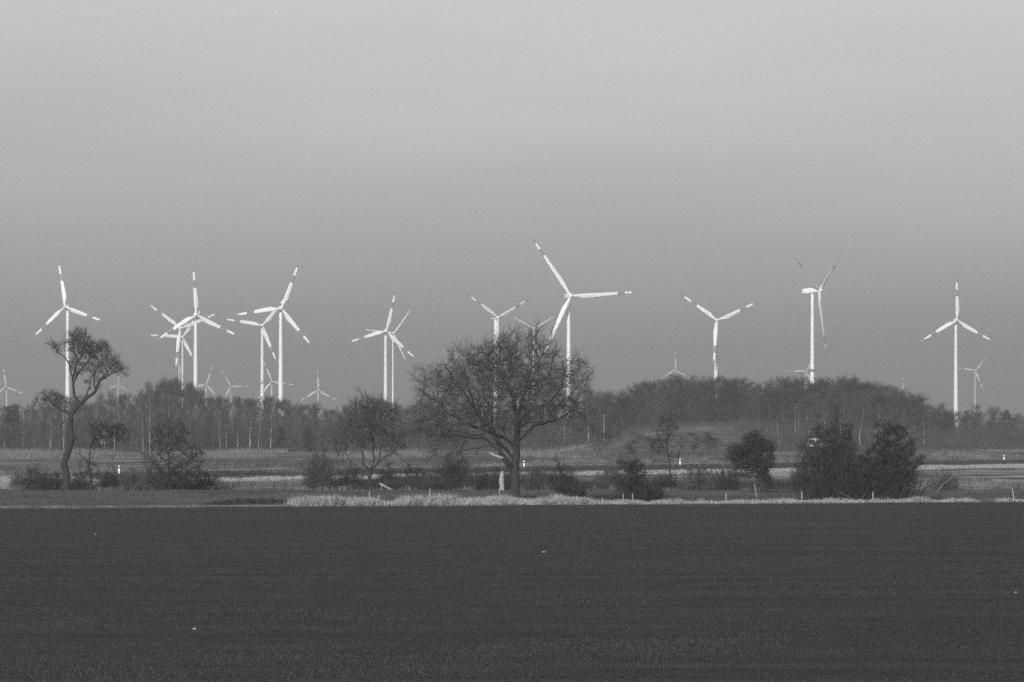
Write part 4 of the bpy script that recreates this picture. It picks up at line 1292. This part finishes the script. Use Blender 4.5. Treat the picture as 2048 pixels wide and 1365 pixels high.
# pale stump
b = on_ground(1003.5, 981); s = b.y / F
g = G()
nz_ = 10
P = np.array([(0.03 * math.sin(k), 0, -.1 + (38 * s + .1) * k / (nz_ - 1)) for k in range(nz_)])
tube(g, P, np.array([.25, .25, .26, .27, .27, .26, .25, .24, .20, .10]), 10)
g.v[-1][:100] += RNG.normal(0, .018, (100, 3))
o = link('tree_stump', g.mesh('tree_stump', M['pale_wood']), None, b); tag(o, 'tall pale barkless stump behind the oak trunk', 'stump')
# pale log
b = on_ground(769, 980); g = G(); s = b.y / F
tube(g, np.array([(-10 * s, .1, 12 * s), (-6 * s, 0, 10.5 * s), (0, 0, 7 * s), (6 * s, 0.1, 4 * s), (17 * s, .2, -1.5 * s)]), np.array([.07, .12, .11, .12, .05]), 8)
tube(g, np.array([(-5 * s, 0, 10 * s), (-6 * s, .1, 4 * s), (-6 * s, .1, -.1)]), np.array([.05, .045, .04]), 6)
o = link('broken_log', g.mesh('broken_log', M['pale_wood']), None, b); tag(o, 'pale broken log propped in the hedge beside the fan-shaped tree', 'log')
# thin marker pole with a small cap beyond the dark field
x = (1916 - 1024) / F * 1440; b = Vector((x, 1440, gz(x, 1440))); h = CAMH + (HZ - 864) / F * 1440 - b.z
root = empty('marker_pole', b); tag(root, 'white marker pole with a small cap at the end of the dark field', 'pole')
g = G(); tube(g, [(0, 0, -.3), (0, 0, h)], .11, 8); link('pole', g.mesh('pole', M['plastic_white'], True), root)
g = G(); tube(g, [(0, 0, h - .55), (0, 0, h - .1), (0, 0, h + .1)], np.array([.16, .36, .30]), 8); link('cap', g.mesh('cap', M['plastic_white'], True), root)

# roadside delineator posts
def delineator(u, v0, label):
    k = (u - 1024) / F
    D = (597 + 1.845 * -3.9) / (1 - 1.55 * k); x = k * D
    root = empty('delineator_post', (x, D, gz(x, D)), .0); tag(root, label, 'roadside post', 'delineator posts along the road')
    g = G()
    def prism(z0, z1, m, g, e=0.0):
        pts = [(-.09 - e, -.045 - e), (.09 + e, -.045 - e), (.05 + e, .06 + e), (-.05 - e, .06 + e)]
        V = [(a, c, z0) for a, c in pts] + [(a, c, z1) for a, c in pts]
        T = []
        for q in range(4): T += [(q, (q + 1) % 4, (q + 1) % 4 + 4), (q, (q + 1) % 4 + 4, q + 4)]
        T += [(0, 2, 1), (0, 3, 2), (4, 5, 6), (4, 6, 7)]
        g.add(V, T)
    prism(-.2, .95, 0, g)
    pts = [(-.09, -.045, .95), (.09, -.045, .95), (.05, .06, .95), (-.05, .06, .95), (-.05, .02, 1.04), (.05, .02, 1.04)]
    g.add(pts, [(0, 1, 5), (0, 5, 4), (1, 2, 5), (2, 3, 4), (2, 4, 5), (3, 0, 4)])
    link('post', g.mesh('post', M['plastic_white']), root)
    g = G(); prism(.66, .86, 0, g, .006); link('black_band', g.mesh('black_band', M['black']), root)
for u, l in ((238, 'white roadside post with black band past the layered bare tree'), (640, 'white roadside post with black band above the dense hedge shrub'), (1048, 'white roadside post with black band beside the oak trunk'),
             (1360, 'white roadside post with black band beside the slender young tree'), (2008, 'white roadside post with black band in the open verge beyond the slanted pole')):
    delineator(u, 0, l)

# white van on the road behind the shrubs
def van():
    D = 903.0; x = (1629 - 1024) / F * D
    root = empty('van', (x, D, gz(x, D) + .02), R(-118)); tag(root, 'white van parked at the foot of the hill, half hidden behind the twiggy shrub clump', 'van')
    prof = [(-2.6, .45), (2.35, .45), (2.6, .6), (2.62, 1.0), (2.35, 1.2), (1.75, 1.35), (1.15, 2.25), (.9, 2.42), (-2.4, 2.48), (-2.62, 2.3), (-2.66, .6)]
    g = G(); V = [(a, s_ * (.98 if zz < 1.3 else .90), zz) for s_ in (-1, 1) for a, zz in prof]; n = len(prof); T = []
    for i in range(n): j = (i + 1) % n; T += [(i, j, j + n), (i, j + n, i + n)]
    for i in range(1, n - 1): T += [(0, i + 1, i), (n, n + i, n + i + 1)]
    g.add(V, T); link('body', g.mesh('body', M['car_paint']), root)
    g = G(); g.add([(1.80, -.80, 1.40), (1.80, .80, 1.40), (1.22, .76, 2.24), (1.22, -.76, 2.24)], [(0, 1, 2), (0, 2, 3)]); g.v[-1][:, 0] += .03; link('windscreen', g.mesh('windscreen', M['glass']), root)
    for s_ in (-1, 1):
        g = G(); y = s_ * .945
        for (x0, x1) in ((.35, 1.25), (-1.0, .15)):
            g.add([(x0, y * 1.02, 1.42), (x1 + .25 * (x1 > 1), y * 1.02, 1.42), (x1 - .1, y, 2.12), (x0, y, 2.12)], [(0, 1, 2), (0, 2, 3)])
        link('side_window', g.mesh('side_window', M['glass']), root)
        for wx in (-1.65, 1.65):
            g = G(); tube(g, [(wx, s_ * .78, .33), (wx, s_ * 1.0, .33)], .33, 16); link('wheel', g.mesh('wheel', M['tyre']), root)
van()

# bird on the topmost twig of the pointed shrub
def bird():
    D = dist_of_row(1668, 1001); c = px(1675, 815.5, D)
    rings = []
    for t, rr, zz, yy in ((0, .015, -.13, .10), (.2, .045, -.09, .06), (.45, .075, 0, .0), (.65, .07, .07, -.02), (.8, .045, .13, -.03), (.9, .042, .17, -.05), (1, .02, .205, -.06)):
        rings.append([(rr * math.cos(a * .785), yy + rr * math.sin(a * .785), zz) for a in range(8)])
    root = empty('bird', c); tag(root, 'small dark bird perched on the topmost twig of the shrub clump', 'bird')
    link('body', loft(rings).mesh('body', M['feather'], True), root)
    g = G(); g.add([(-.02, .06, -.10), (.02, .06, -.10), (.03, .16, -.30), (-.03, .16, -.30), (0, .08, -.10), (0, .17, -.30)], [(0, 1, 2), (0, 2, 3), (4, 1, 2), (4, 2, 5), (4, 0, 3), (4, 3, 5)]); link('tail', g.mesh('tail', M['feather']), root)
    g = G(); tube(g, [(0, -.09, .165), (0, -.14, .155)], np.array([.012, .003]), 5); link('beak', g.mesh('beak', M['feather']), root)
    for s_ in (-1, 1):
        g = G(); tube(g, [(s_ * .02, 0, -.05), (s_ * .02, 0, -.14)], .006, 4); link('leg', g.mesh('leg', M['feather']), root)
bird()

# pale stones in the field
def stone(u, v, r, label):
    b_ = on_ground(u, v); g = G()
    rings = []
    for k in range(1, 5):
        a = math.pi * k / 5
        rings.append([(r * math.sin(a) * math.cos(q * .785) * RNG.uniform(.8, 1.2), r * .8 * math.sin(a) * math.sin(q * .785) * RNG.uniform(.8, 1.2), r * .7 * -math.cos(a)) for q in range(8)])
    o = link('stone', loft(rings).mesh('stone', M['stone']), None, b_ + Vector((0, 0, r * .5 + .02))); tag(o, label, 'stone')
stone(389, 1262, .075, 'small pale stone lying alone low in the open field')
stone(1088, 1107, .09, 'small pale stone in the field in front of the oak')
stone(2032, 1188, .06, 'small pale stone in the field below the dark conifers')
stone(191, 1070, .06, 'tiny pale stone in the field in front of the crooked tree')

# a few more thickets round the crooked tree and along the hedge
hedge(66, 980, 52, 50, 20, 'loose bare thicket between the pale reeds and the crooked trunk', 240, 300)
hedge(158, 981, 40, 40, 22, 'low tangled thicket at the foot of the crooked tree', 220, 300)
hedge(222, 981, 46, 44, 24, 'bare thicket below the white roadside post, past the layered tree', 240, 200)
hedge(300, 981, 44, 52, 21, 'pale twiggy thicket beside the dense bushy tree', 220)
hedge(825, 980, 48, 46, 26, 'bare hedge thicket at the outer side of the fan-shaped tree', 220, 200)
hedge(1000, 979.5, 40, 44, 28, 'dark thicket directly behind the pale stump', 220, 500)
